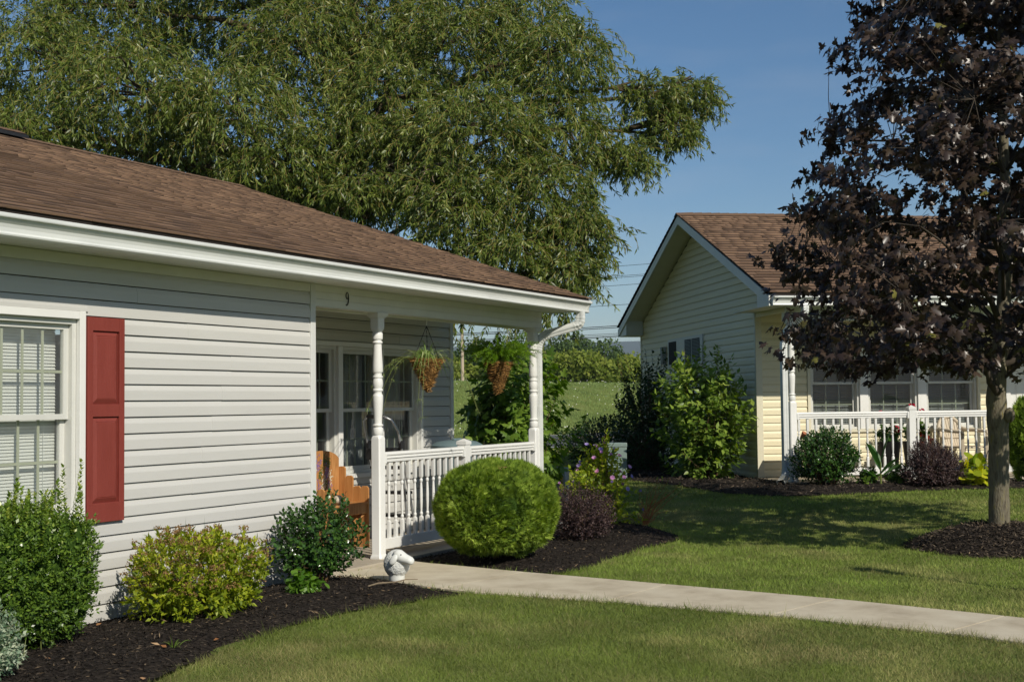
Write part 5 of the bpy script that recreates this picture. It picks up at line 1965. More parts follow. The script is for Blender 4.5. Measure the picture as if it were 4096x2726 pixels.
# --- globe arborvitae
GL = (1.48, -0.93, 0.02)
sg_ = shrub('globe_arborvitae', 'round clipped bright green arborvitae in front of the white railing', 'shrub', GL)
gl1, gl2 = Lump(4.2, 16, 31), Lump(13, 24, 32)
gl3 = Lump(26, 30, 33)
n = 17000
d = rdir(n * 2)
d = d[d[:, 2] > -0.86][:n]
sq = np.linalg.norm(d, axis=1) / (np.abs(d) ** 2.35).sum(1) ** (1 / 2.35)
k = sq * (0.985 + 0.055 * gl1(d) + 0.030 * gl2(d)) - np.abs(rng.normal(size=len(d))) * 0.045
# a seam where two leaders part
seam = np.exp(-((d[:, 0] * 0.55 - d[:, 1] * 0.83 - 0.30 + 0.15 * d[:, 2]) / 0.055) ** 2)
k = k - 0.07 * seam * (d[:, 2] > -0.3)
P = np.array([0, 0, 0.475]) + d * k[:, None] * np.array([0.52, 0.52, 0.455])
up_ = np.array([0, 0, 1.0])
swirl = np.cross(d, np.array([[0.2, 0.1, 1.0]]))
ax = unit(d * 0.8 + up_ * 0.35 + swirl * (0.45 * gl1(d))[:, None] + rng.normal(size=d.shape) * 0.30)
nr = np.cross(ax, swirl + rng.normal(size=d.shape) * 0.6)
hl_ = gl2(d) * 0.13 + gl3(d) * 0.13 + gl1(d) * 0.08 - 0.25 * seam
rv = np.clip(0.48 + hl_ + rng.normal(size=len(d)) * 0.18, 0, 1)
leaves('sprays', P, ax, nr, rng.uniform(0.028, 0.058, len(d)), rng.uniform(0.034, 0.060, len(d)), T_SPRAY, F_SPRAY, M['L_globe'], sg_, rv)
rings = []
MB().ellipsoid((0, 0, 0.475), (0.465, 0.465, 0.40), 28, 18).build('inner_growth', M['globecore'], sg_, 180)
MB().tube([(0, 0, -0.02), (0, 0, 0.3)], 0.03, 8).build('stem', M['twig'], sg_)
dl = leaves('dry_leaf', np.array([(-0.26, -0.20, 0.865), (-0.29, -0.22, 0.85), (-0.23, -0.18, 0.87)]), np.array([(0.5, -0.6, 0.1), (-0.6, -0.2, 0.2), (0.3, 0.3, 0.1)]), np.array([(0, 0, 1.0), (0.2, -0.4, 1), (0, 0.3, 1)]), 0.06, 0.04, T_MAPLE, F_MAPLE, M['dryleaf'], None)
dl.location = GL
tag(dl, 'curled brown dead leaf resting on top of the round arborvitae', 'leaf')


def barberry(name, label, base, r, seed, ntip=900, ls=0.017):
    s_ = shrub(name, label, 'shrub', base)
    P_, a_ = add_twigs(s_, (0, 0, r[2] * 0.82), r, ntip, 10, 0.10, ls, ls * 0.62, M['L_barberry'], 0.7, lump=0.13, freq=5, seed=seed, rmin=0.45, up=0.55)
    stems('stems', (0, 0, 0), P_[::16], 0.004, M['twig'], s_, 0.06)
    return s_


barberry('barberry_shrub', 'dark purple barberry shrub beside the round arborvitae', (3.17, -1.00, 0.03), (0.36, 0.36, 0.33), 8, 1500, 0.020)

# --- rose of sharon
RS = (4.66, -0.56, 0.03)
rs = shrub('rose_of_sharon', 'yellow green flowering shrub with lavender blooms in front of the utility cabinet', 'shrub', RS)
P, ax = add_twigs(rs, (0, 0, 0.54), (0.42, 0.44, 0.50), 260, 7, 0.16, 0.062, 0.042, M['L_rose'], 0.7, lump=0.2, freq=5, seed=9, rmin=0.3, up=0.8, zmin=-0.9, taper=0.75, rnd=lambda p: 0.2 + 0.7 * rng.random(len(p)))
stems('stems', (0, 0, 0), P[::3], 0.006, M['twig'], rs, 0.08)
fp = P[(ax[:, 2] > 0.0)][:40] + ax[(ax[:, 2] > 0.0)][:40] * 0.03
for c_, a_ in zip(fp, ax[(ax[:, 2] > 0.0)][:40]):
    a_ = unit(a_ + np.array([-0.5, -0.4, 0.1]))
    t1 = unit(np.cross(a_, [0, 0, 1.0]))
    t2 = np.cross(a_, t1)
    open_ = random.choice((0.35, 0.5, 0.9, 1.1))
    th = 2 * math.pi * np.arange(7) / 7
    rd_ = t1 * np.cos(th)[:, None] + t2 * np.sin(th)[:, None]
    leaves('bloom', np.tile(c_, (7, 1)), rd_ * open_ + a_ * 0.8, a_ - rd_ * 0.3, 0.036, 0.028, T_ROUND, F_ROUND, M['petal'], rs, np.full(7, random.random() ** 1.4))
bs = shrub('bare_stemmed_shrub', 'thin shrub of reddish bare stems with few leaves beside the flowering shrub', 'shrub', (4.95, -0.95, 0.03))
tp = np.stack([rng.uniform(-0.10, 0.34, 26), rng.uniform(-0.36, 0.12, 26), rng.uniform(0.15, 0.58, 26)], -1)
stems('stems', (0, 0, 0), tp, 0.006, M['redtwig'], bs, 0.03, 6, 0.03)
p, a, n_, L, W = twig_leaves(tp, unit(tp + np.array([0, 0, 0.2])), 6, 0.14, 0.03, 0.02, 0.8)
leaves('foliage', p, a, n_, L, W, T_ROUND, F_ROUND, M['L_vib'], bs)

# --- mulberry-like shrub behind the porch end
MU = (5.42, 1.02, 0.05)
mu = shrub('mulberry_bush', 'tall bush of large toothed leaves seen through the far porch opening', 'bush', MU)
P, ax = add_twigs(mu, (0, 0, 0.95), (0.74, 0.80, 1.08), 420, 7, 0.30, 0.145, 0.105, M['L_mul'], 0.75, tm=(T_MAPLE, F_MAPLE), lump=0.2, freq=5, seed=10, rmin=0.4, up=0.6, droop=0.45, zmin=-0.95, own=250)
stems('stems', (0, 0, 0), P[::5], 0.010, M['twig'], mu, 0.12)

# --- shrubs along the gable of the cream house
vb = shrub('viburnum_bush', 'tall sunlit leafy bush at the corner of the cream house', 'bush', (9.50, -0.05, 0.27))
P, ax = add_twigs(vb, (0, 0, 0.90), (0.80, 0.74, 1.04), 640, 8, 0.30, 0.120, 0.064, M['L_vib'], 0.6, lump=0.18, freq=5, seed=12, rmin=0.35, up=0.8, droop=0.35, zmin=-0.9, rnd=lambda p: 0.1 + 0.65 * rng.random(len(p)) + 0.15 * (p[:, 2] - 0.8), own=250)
tops = np.array([(0.3, 0.1, 2.05), (0.1, -0.2, 1.9), (0.45, -0.3, 1.85), (-0.1, 0.2, 1.85), (-0.25, -0.1, 1.7), (0.6, -0.4, 1.55), (0.0, 0.3, 1.95), (0.35, 0.3, 1.8), (-0.4, 0.1, 1.5)])
p, a, n_, L, W = twig_leaves(tops, unit(np.array([[0, 0, 1.0]]) + rng.normal(size=tops.shape) * 0.12), 14, 0.6, 0.085, 0.045, 0.7, 0.15)
leaves('foliage', p, a, n_, L, W, T_LEAF, F_LEAF, M['L_vib'], vb, 0.35 + 0.6 * rng.random(len(p)))
# one long shoot arching in front of the corner
arc = np.array([(0.30 + 0.55 * t_ * 0.61, -0.2 - 0.55 * t_ * 0.79 - 0.25 * t_, 0.62 + 0.16 * math.sin(t_ * 2.2)) for t_ in np.linspace(0, 1, 9)])
p, a, n_, L, W = twig_leaves(arc[2:], unit(np.tile([[0.5, -0.8, 0.05]], (7, 1))), 2, 0.06, 0.09, 0.05, 0.7, 0.8)
leaves('foliage', p, a, n_, L, W, T_LEAF, F_LEAF, M['L_vib'], vb)
stems('stems', (0, 0, 0), np.concatenate([P[::7], tops]), 0.010, M['twig'], vb, 0.15)
dk = shrub('tall_dark_shrub', 'tall dark green shrub in the shade beside the cream gable wall', 'shrub', (11.15, 1.50, 0.27))
P, ax = add_twigs(dk, (0, 0, 0.85), (0.72, 0.72, 0.92), 640, 10, 0.32, 0.055, 0.040, M['L_dark'], 0.75, tm=(T_ROUND, F_ROUND), lump=0.16, freq=5, seed=13, rmin=0.4, up=1.0, zmin=-0.9)
tops = np.stack([rng.uniform(-0.55, 0.55, 26), rng.uniform(-0.5, 0.5, 26), rng.uniform(1.65, 2.05, 26)], -1)
p, a, n_, L, W = twig_leaves(tops, unit(np.array([[0, 0, 1.0]]) + rng.normal(size=tops.shape) * 0.12), 12, 0.45, 0.05, 0.038, 0.85)
leaves('foliage', p, a, n_, L, W, T_ROUND, F_ROUND, M['L_dark'], dk)
stems('stems', (0, 0, 0), np.concatenate([P[::8], tops]), 0.008, M['twig'], dk, 0.2)
hd_ = shrub('low_dark_shrub', 'low rounded dark shrub beside the road view and the tall dark shrub', 'shrub', (11.75, 2.55, 0.27))
P, ax = add_twigs(hd_, (0, 0, 0.44), (0.88, 0.88, 0.54), 800, 10, 0.2, 0.052, 0.034, M['L_dark'], 0.7, lump=0.1, freq=5, seed=14, rmin=0.45, up=0.6)
stems('stems', (0, 0, 0), P[::8], 0.008, M['twig'], hd_, 0.2)

# --- bed in front of the cream porch
GZ3 = 0.285
h3 = shrub('japanese_holly', 'dark green rounded holly shrub in front of the cream porch railing', 'shrub', (8.70, -2.06, GZ3))
P, ax = add_twigs(h3, (0, 0, 0.38), (0.56, 0.48, 0.44), 1200, 9, 0.13, 0.036, 0.022, M['L_holly'], 0.7, tm=(T_ROUND, F_ROUND), lump=0.12, freq=5, seed=15, rmin=0.45, up=0.6, rnd=lambda p: 0.93 * rng.random(len(p)))
stems('stems', (0, 0, 0), P[::12], 0.006, M['twig'], h3, 0.1)
cn = shrub('canna_plant', 'broad leaved canna plant between the dark holly and the purple barberry', 'plant', (8.68, -2.80, GZ3))
for (dx, dy, h0, L_, w_, az, el) in ((0, 0, 0.20, 0.42, 0.13, 0.9, 62), (0, 0, 0.16, 0.36, 0.12, -1.9, 42), (0, 0, 0.12, 0.40, 0.11, -0.9, 30), (0, 0, 0.24, 0.45, 0.11, 2.6, 55), (0, 0, 0.3, 0.5, 0.07, -1.0, 72), (0, 0, 0.08, 0.3, 0.09, 1.9, 35)):
    d_ = np.array([math.cos(az), math.sin(az), math.tan(rad(el))])
    leaves('leaf', np.array([(dx, dy, h0)]), d_[None], np.array([(-d_[0], -d_[1], 0.8)]), L_, w_, np.array([(0, 0, 0), (0.35, 0.2, 0.10), (0.5, 0.5, 0.15), (0.28, 0.82, 0.05), (0, 1.0, -0.15), (-0.28, 0.82, 0.05), (-0.5, 0.5, 0.15), (-0.35, 0.2, 0.10)], float), F_ROUND, M['L_canna'], cn)
MB().tube([(0, 0, 0), (0, 0, 0.32)], [0.016, 0.008], 6).build('stem', M['greenstem'], cn)
for k, (bx_, lab, r_) in enumerate((((9.02, -2.95, GZ3), 'small round green mound plant beside the purple barberry', (0.17, 0.17, 0.16)), ((8.75, -2.62, GZ3), 'small leafy green clump just behind the canna plant', (0.13, 0.13, 0.13)))):
    mo = shrub('mound_plant', lab, 'plant', bx_, 'small mound plants in the cream house bed')
    P, ax = add_twigs(mo, (0, 0, r_[2]), r_, 160, 8, 0.05, 0.026, 0.02, M['L_mound'], 0.8, tm=(T_ROUND, F_ROUND), seed=16 + k, rmin=0.4)
    add_twigs(mo, (0.0, 0, 0.08), (0.16, 0.16, 0.08), 14, 4, 0.08, 0.08, 0.045, M['L_mul'], 0.8, tm=(T_ROUND, F_ROUND), seed=18, name='large_leaves')
barberry('barberry_shrub', 'broad dark purple barberry in front of the cream porch newel post', (8.98, -3.42, GZ3), (0.48, 0.42, 0.34), 19, 1900, 0.024)
hs = shrub('hosta_plant', 'golden yellow hosta with broad leaves between the barberry and the maple trunk', 'plant', (9.20, -3.95, GZ3))
P, ax = add_twigs(hs, (0, 0, 0.18), (0.21, 0.21, 0.24), 34, 3, 0.05, 0.15, 0.10, M['L_hosta'], 0.6, tm=(T_ROUND, F_ROUND), seed=20, rmin=0.3, up=0.9, droop=0.2, own=300)
stems('stems', (0, 0, 0), P, 0.005, M['greenstem'], hs)
sk = thing('plant_stake', 'thin black iron hook stake standing in the golden hosta', 'stake', (9.10, -4.02, GZ3))
MB().tube([(0, 0, 0), (0.02, -0.02, 0.2), (0.05, -0.06, 0.42), (0.06, -0.075, 0.46), (0.05, -0.09, 0.475), (0.045, -0.075, 0.46)], 0.006, 6).build('rod', M['iron'], sk)
av = shrub('upright_arborvitae', 'upright bright green arborvitae behind the maple trunk by the cream porch', 'shrub', (10.15, -4.55, GZ3))
n = 4200
d = rdir(n * 2)
d = d[d[:, 2] > -0.8][:n]
P = np.array([0, 0, 0.55]) + d * (1 + 0.06 * gl2(d) - np.abs(rng.normal(size=len(d))) * 0.07)[:, None] * np.array([0.34, 0.34, 0.62])
leaves('sprays', P, unit(d * 0.7 + up_ * 0.7 + rng.normal(size=d.shape) * 0.3), rng.normal(size=d.shape), rng.uniform(0.05, 0.09, len(d)), 0.07, T_SPRAY, F_SPRAY, M['L_globe'], av, np.clip(0.4 + 0.2 * gl2(d) + rng.normal(size=len(d)) * 0.15, 0, 1))
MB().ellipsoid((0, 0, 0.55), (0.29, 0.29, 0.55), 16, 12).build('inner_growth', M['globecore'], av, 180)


# ================================================================== things on the cream porch
def on_h2(name, label, cat, x, y, z, rot=0.0, group=None):
    p = h2w(x, y)
    return thing(name, label, cat, (p[0], p[1], z), H2_ROT + rot, group)


rc = on_h2('resin_armchair', 'beige resin armchair on the cream porch behind the railing', 'chair', 3.02, -0.45, KF, rad(16))
seat = MB().prism([(-0.24, 0.40), (0.24, 0.40), (0.24, 0.43), (-0.24, 0.42)], 'x', -0.23, 0.23).build('seat', M['chair'], rc, None, 0.008)
for sx in (-1, 1):
    MB().beam((sx * 0.25, -0.24, 0.0), (sx * 0.23, -0.22, 0.62), 0.05, 0.05).build('leg', M['chair'], rc, None, 0.01)
    MB().beam((sx * 0.25, 0.28, 0.0), (sx * 0.22, 0.20, 0.43), 0.05, 0.05).build('leg', M['chair'], rc, None, 0.01)
    MB().tube([(sx * 0.235, -0.25, 0.60), (sx * 0.26, -0.22, 0.645), (sx * 0.27, 0.0, 0.655), (sx * 0.25, 0.20, 0.67), (sx * 0.20, 0.27, 0.70)], [0.02, 0.026, 0.028, 0.026, 0.02], 8).build('armrest', M['chair'], rc, 180)
bk = MB()
nb = 9
for i in range(nb - 1):
    t_ = -0.19 + 0.38 * i / (nb - 2)
    top = 0.86 - 0.12 * (t_ / 0.22) ** 2
    a0, a1 = t_ * 0.8, t_
    bk.prism([(a0 - 0.019, 0.43), (a0 + 0.019, 0.43), (a1 + 0.0225, top), (a1 - 0.0225, top)], 'y', 0.0, 0.012)
bk.mapped(lambda x, y, z_: (x, y + 0.20 + (z_ - 0.43) * 0.26, z_))
bk.build('backrest', M['chair'], rc)
rim = [(0.235 * math.sin(rad(a)), 0.20 + 0.26 * (0.62 + 0.24 * math.cos(rad(a)) - 0.43), 0.62 + 0.24 * math.cos(rad(a))) for a in range(-105, 106, 15)]
MB().tube(rim, 0.028, 8).build('back_rim', M['chair'], rc, 180)
MB().tube([(-0.15, 0.22, 0.55), (0, 0.235, 0.55), (0.15, 0.22, 0.55)], 0.018, 6).build('back_rim', M['chair'], rc, 180)

for k, (x_, y_, lab) in enumerate(((1.70, -0.72, 'flower pot of crimson geraniums left of the cream porch newel post'), (2.12, -0.70, 'flower pot of crimson geraniums and coleus right of the cream porch newel post'))):
    pt = on_h2('geranium_pot', lab, 'flower pot', x_, y_, KF)
    MB().turned([(0.0, 0.11, 0), (0.02, 0.12, 0), (0.48, 0.17, 0), (0.50, 0.18, 0), (0.52, 0.18, 0)], 0, 0, 18).build('pot', M['black'], pt, 50)
    add_twigs(pt, (0, 0, 0.62), (0.20, 0.20, 0.19), 60, 7, 0.10, 0.05, 0.045, M['L_mound'], 0.8, tm=(T_ROUND, F_ROUND), seed=30 + k)
    if k:
        add_twigs(pt, (0.05, -0.1, 0.52), (0.16, 0.12, 0.10), 22, 4, 0.06, 0.08, 0.055, M['L_coleus'], 0.7, tm=(T_ROUND, F_ROUND), seed=33, name='coleus')
        add_twigs(pt, (0.10, 0.0, 0.75), (0.08, 0.08, 0.17), 12, 10, 0.16, 0.05, 0.014, M['L_vib'], 0.7, seed=34, name='foliage')
    else:
        add_twigs(pt, (-0.18, 0, 0.55), (0.16, 0.14, 0.16), 50, 8, 0.12, 0.018, 0.012, M['L_variegated'], 0.8, seed=35, name='trailing_foliage', droop=0.4)
    for (fx, fz) in (((-0.12, 0.92), (0.12, 0.70)) if not k else ((-0.06, 1.02), (0.09, 0.94))):
        c_ = np.array([fx, -0.06, fz])
        dd = rdir(46)
        leaves('bloom', c_ + dd * 0.030, dd, rng.normal(size=dd.shape), 0.030, 0.028, T_ROUND, F_ROUND, M['redpetal'], pt)
        MB().tube([(fx * 0.5, -0.03, 0.6), (fx, -0.06, fz)], 0.004, 5).build('flower_stalk', M['greenstem'], pt)

tb = on_h2('porch_table', 'small beige table behind the dark holly on the cream porch', 'table', 0.44, -0.60, KF)
MB().box(-0.23, 0.23, -0.2, 0.2, 0.52, 0.55).build('table_top', M['chair'], tb, None, 0.008)
MB().box(-0.20, 0.20, -0.17, 0.17, 0.42, 0.519).build('apron', M['chair'], tb, None, 0.006)
for sx in (-1, 1):
    for sy in (-1, 1):
        MB().box(sx * 0.19 - 0.02, sx * 0.19 + 0.02, sy * 0.16 - 0.02, sy * 0.16 + 0.02, 0, 0.419).build('leg', M['chair'], tb)
tpot = on_h2('terracotta_pot', 'broken terracotta flower pot on the small porch table', 'flower pot', 0.42, -0.64, KF + 0.555)
o = MB().turned([(0, 0.035, 0), (0.065, 0.05, 0), (0.066, 0.056, 0), (0.09, 0.058, 0)], 0, 0, 16).build('pot', M['terracotta'], tpot, 50)
o.rotation_euler = (0.5, 0.5, 0)
o.location = (0, 0, 0.03)
rk = on_h2('rock', 'rough grey rock lying on the left edge of the porch table', 'rock', 0.30, -0.66, KF + 0.59)
MB().ellipsoid((0, 0, 0), (0.06, 0.05, 0.04), 10, 8, 0.08).build('stone', M['rock'], rk)


# ================================================================== trees
# --- dark red maple
mt = thing('maple_tree', 'dark red leaved maple tree standing on a mulch mound', 'tree', (MAPLE[0], MAPLE[1], 0.0))
o_ = np.array([MAPLE[0], MAPLE[1], 0])


def mp(*a):
    return np.array(a) - o_


trunk = [mp(4.33, -4.87, 0.10), mp(4.325, -4.86, 0.25), mp(4.30, -4.868, 0.5), mp(4.282, -4.873, 0.75), mp(4.258, -4.885, 1.0), mp(4.225, -4.885, 1.22), mp(4.20, -4.88, 1.45), mp(4.21, -4.91, 1.75), mp(4.23, -4.95, 2.1), mp(4.30, -4.99, 2.7), mp(4.33, -5.0, 3.6), mp(4.36, -5.0, 4.8), mp(4.38, -5.0, 6.2)]
tr_r = [0.120, 0.099, 0.094, 0.093, 0.094, 0.097, 0.095, 0.072, 0.072, 0.06, 0.048, 0.034, 0.012]
# refine and roughen
pts, rds = [], []
for i in range(len(trunk) - 1):
    for k in range(4):
        t_ = k / 4
        pts.append(trunk[i] + (trunk[i + 1] - trunk[i]) * t_)
        rds.append((tr_r[i] + (tr_r[i + 1] - tr_r[i]) * t_) * random.uniform(0.96, 1.05))
tb_ = MB().tube(pts, rds, 18)
tb_.ellipsoid(tuple(mp(4.17, -5.00, 1.28)), (0.045, 0.05, 0.07), 10, 8, 0.08)
tb_.build('trunk', M['bark'], mt, 180)
limbs = MB()


def crown_r(z):
    return np.interp(z, [1.62, 1.85, 2.15, 2.6, 3.2, 4.06, 5.13, 6.3, 7.2, 7.7], [0.8, 1.70, 2.10, 2.22, 1.95, 1.60, 1.35, 0.95, 0.5, 0.1])


def limb(p0, p1, r0, n=6, sag=0.15):
    pts_ = []
    for i in range(n):
        u = i / (n - 1)
        p = p0 + (p1 - p0) * u
        p[2] += sag * math.sin(math.pi * u)
        if 0 < i < n - 1:
            p = p + rng.normal(size=3) * 0.03
        pts_.append(p)
    limbs.tube(pts_, [r0 * (1 - 0.85 * i / (n - 1)) + 0.003 for i in range(n)], 6, False)
    return pts_


base_pts = [(trunk[6], 0.05), (trunk[6], 0.045), (trunk[7], 0.04), (trunk[8], 0.035), (trunk[9], 0.03), (trunk[10], 0.025), (trunk[11], 0.02)]
sub = []
for i in range(34):
    b0, r0 = base_pts[min(i // 5, 6)]
    if i < 15:
        u_ = random.uniform(0.3, 2.6)
        b0 = trunk[6 + int(u_)] + (trunk[7 + int(u_)] - trunk[6 + int(u_)]) * (u_ - int(u_))
        r0 = 0.022
    a = i * 2.4 + random.uniform(-0.3, 0.3)
    zt = max(2.0, b0[2]) + random.uniform(0.2, 0.9)
    R_ = crown_r(zt) * random.uniform(0.7, 0.95)
    e = np.array([math.cos(a) * R_ - 0.05, math.sin(a) * R_ - 0.05, zt])
    pp = limb(b0.copy(), e, r0 * random.uniform(0.6, 1.0), 6, 0.12)
    sub += pp[2:]
# the two strong forks seen from the walk
limb(trunk[6].copy(), mp(3.93, -4.80, 1.78), 0.05, 5, 0.0)
limb(mp(3.93, -4.80, 1.78), mp(3.70, -4.6, 2.5), 0.034, 5, 0.0)
limb(trunk[7].copy(), mp(4.33, -5.25, 2.05), 0.045, 5, 0.0)
limb(mp(4.33, -5.25, 2.05), mp(4.5, -5.6, 3.0), 0.035, 5, 0.0)
pads = []
for i in range(240):
    zc = 1.85 + 5.5 * (i / 240) ** 1.15
    a = i * 2.39996 + random.uniform(-0.35, 0.35)
    R_ = crown_r(zc)
    f_ = random.choice((0.45, 0.65, 0.82, 0.90, 0.92)) * random.uniform(0.85, 1.08)
    if f_ * R_ < 0.85 and zc < 2.6:
        f_ = 0.85
    pads.append((R_ * f_ * math.cos(a), R_ * f_ * math.sin(a), zc, 0.30 + 0.22 * random.random(), a))
pads = np.array(pads)
per = 17
nt_ = len(pads) * per
pi_ = np.repeat(np.arange(len(pads)), per)
jj = rdir(nt_) * (rng.random((nt_, 1)) ** 0.45)
tips = pads[pi_, :3] + jj * np.stack([pads[pi_, 3], pads[pi_, 3], 0.16 + 0 * pads[pi_, 3]], -1) - np.array([0.06, 0.06, 0])
rt = np.hypot(tips[:, 0], tips[:, 1])
tips[:, 2] -= 0.10 * np.maximum(rt - 0.8, 0)
th = np.arctan2(tips[:, 1], tips[:, 0])
outw = np.stack([np.cos(th), np.sin(th), np.full(nt_, 0.15)], -1)
axs = unit(outw + rng.normal(size=outw.shape) * 0.45)
for i in range(0, nt_, 4):
    s0 = np.array(sub)
    j = np.argmin(((s0 - tips[i]) ** 2).sum(1))
    limbs.tube([s0[j], (s0[j] + tips[i]) / 2 + rng.normal(size=3) * 0.04, tips[i]], [0.005, 0.004, 0.002], 3, False)
limbs.build('branches', M['mtwig'], mt, 180)
p, a, n_, L, W = twig_leaves(tips, axs, 6, 0.20, 0.094, 0.094, 0.75, 0.45, 0.3)
hz = rng.random(len(p))
rv = np.clip(0.12 + 0.62 * hz + 0.06 * rng.normal(size=len(p)), 0, 1)
rv[rng.random(len(p)) < 0.012] = 1.0
leaves('crown', p, a, n_, L, W, T_MAPLE, F_MAPLE, M['L_maple'], mt, rv, own=300)

# --- big willow behind the houses
WO = np.array([9.6, 7.6, 0.24])
wl = thing('willow_tree', 'huge spreading willow tree with drooping narrow leaves behind the grey house', 'tree', tuple(WO))
LOBES = [(7.17, 11.68, 7.54, 1.32, 1.01), (6.17, 10.53, 5.85, 1.09, 0.51), (9.28, 11.84, 8.81, 1.43, 1.01), (7.33, 9.34, 6.67, 1.41, 0.96), (11.13, 10.50, 9.08, 1.49, 1.05), (8.12, 7.91, 6.28, 1.26, 0.89), (10.31, 7.92, 7.75, 1.37, 1.13),
         (8.57, 7.16, 5.38, 1.04, 0.44), (11.71, 7.32, 8.75, 1.43, 0.93), (10.27, 5.98, 6.70, 1.16, 0.93), (11.63, 5.42, 7.96, 1.45, 0.97), (13.06, 4.80, 8.72, 1.01, 0.76), (11.67, 3.29, 7.36, 0.93, 0.85), (10.16, 4.14, 5.86, 1.26, 0.89),
         (11.27, 3.12, 5.95, 0.91, 0.83), (9.21, 3.94, 4.46, 0.92, 0.64), (10.25, 3.04, 4.67, 0.94, 0.80), (10.13, 2.27, 4.02, 0.57, 0.57), (9.60, 2.26, 3.34, 0.48, 0.41), (9.16, 3.04, 3.69, 0.62, 0.41), (12.92, 2.07, 6.84, 0.55, 0.47),
         (13.73, 1.61, 6.94, 0.44, 0.44), (13.10, 1.81, 6.20, 0.47, 0.32), (11.82, 2.13, 5.55, 0.45, 0.30), (9.97, 6.71, 5.01, 0.77, 0.46),
         (8.6, 9.9, 5.6, 1.3, 0.8), (9.75, 5.5, 5.75, 0.75, 0.5), (9.3, 6.5, 5.9, 0.8, 0.5), (9.5, 4.7, 5.0, 0.6, 0.35), (8.9, 5.8, 4.9, 0.6, 0.35), (12.0, 9.0, 10.4, 1.5, 1.0), (10.4, 9.2, 10.6, 1.5, 1.0), (12.6, 6.2, 10.0, 1.3, 0.9), (8.9, 12.8, 10.3, 1.4, 1.0), (11.9, 6.3, 5.6, 1.0, 0.7), (6.4, 12.6, 6.3, 1.2, 0.8)]
wt = MB()
tk = [np.array(q) - WO for q in ((9.55, 7.65, 0.2), (9.5, 7.55, 1.5), (9.50, 7.45, 3.2), (9.63, 7.35, 4.9), (10.2, 7.22, 5.85), (10.76, 7.2, 6.5), (11.1, 7.3, 8.0), (11.3, 7.5, 9.6))]
wt.tube(tk, [0.42, 0.34, 0.28, 0.22, 0.18, 0.15, 0.11, 0.05], 12)
wt.build('trunk', M['wbark'], wl, 180)
wb = MB()
SP_, SD_, NL = [], [], []
for k, (x, y, z, a, b_) in enumerate(LOBES):
    c = np.array([x, y, z]) - WO
    j = int(np.argmin([np.linalg.norm(c - q) + 2.0 * max(0, q[2] - c[2] + 0.5) for q in tk[2:]])) + 2
    st0 = tk[j]
    mid = (st0 + c) / 2 + np.array([0, 0, 0.5 + 0.2 * random.random()])
    q0 = c + np.array([0, 0, b_ * 0.3])
    pth = [st0 * (1 - t_) ** 2 + 2 * mid * t_ * (1 - t_) + q0 * t_ ** 2 + (rng.normal(size=3) * 0.08 if 0 < t_ < 1 else 0) for t_ in np.linspace(0, 1, 8)]
    wb.tube(pth, [0.09 - 0.010 * i for i in range(8)], 6, False)
    # side branches inside the lobe
    for _ in range(7):
        e = c + rdir(1)[0] * np.array([a, a, b_]) * 0.85
        m_ = (q0 + e) / 2 + np.array([0, 0, 0.2]) + rng.normal(size=3) * 0.08
        wb.tube([pth[-2], m_, e], [0.03, 0.018, 0.006], 4, False)
    vol = a * a * b_
    n = int(400 * (vol ** 0.62) + 90)
    d = rdir(n)
    kk = 0.25 + 0.75 * rng.random(n) ** 0.55
    P0 = c + d * kk[:, None] * np.array([a, a, b_]) + np.array([0, 0, 0.12])
    SP_.append(P0)
    hd2 = d * np.array([1, 1, 0.3]) + rng.normal(size=d.shape) * 0.5
    SD_.append(unit(hd2 * np.array([1, 1, 0.4]) + np.array([0, 0, 0.25])))
    NL.append(np.full(n, 0.55 + 0.45 * min(1, b_)))
tr2 = np.array([(8.25 + 0.85 * t_ + 0.15 * random.random(), 3.4 - 1.55 * t_ + 0.2 * random.random(), 2.75 + 0.35 * random.random()) for t_ in [0.02, 0.04, 0.05, 0.08] * 5 + [random.uniform(0.35, 1.0) for _ in range(46)]]) - WO
SP_.append(tr2)
SD_.append(unit(rng.normal(size=tr2.shape) * np.array([0.5, 0.5, 0.1]) + np.array([0, 0, -0.6])))
NL.append(np.full(len(tr2), 0.95))
# long trailing strands hanging over the end of the roof
tr_ = np.array([(8.9 + 0.9 * random.random(), 2.1 + 1.5 * random.random(), 3.3 + 0.3 * random.random()) for _ in range(40)]) - WO
SP_.append(tr_)
SD_.append(unit(rng.normal(size=tr_.shape) * np.array([0.5, 0.5, 0.1]) + np.array([0, 0, -0.5])))
NL.append(np.full(len(tr_), 0.9))
SP_, SD_, NL = np.concatenate(SP_), np.concatenate(SD_), np.concatenate(NL)
nS = len(SP_)
seg = 9
ln = (0.16 + 0.75 * rng.random(nS) ** 1.3) * NL
path = np.zeros((nS, seg, 3))
path[:, 0] = SP_
dirs = SD_.copy()
for k in range(1, seg):
    dirs = unit(dirs + np.array([0, 0, -0.24]) + rng.normal(size=dirs.shape) * 0.20)
    path[:, k] = path[:, k - 1] + dirs * (ln / (seg - 1))[:, None]
wb.build('branches', M['wbark'], wl, 180)
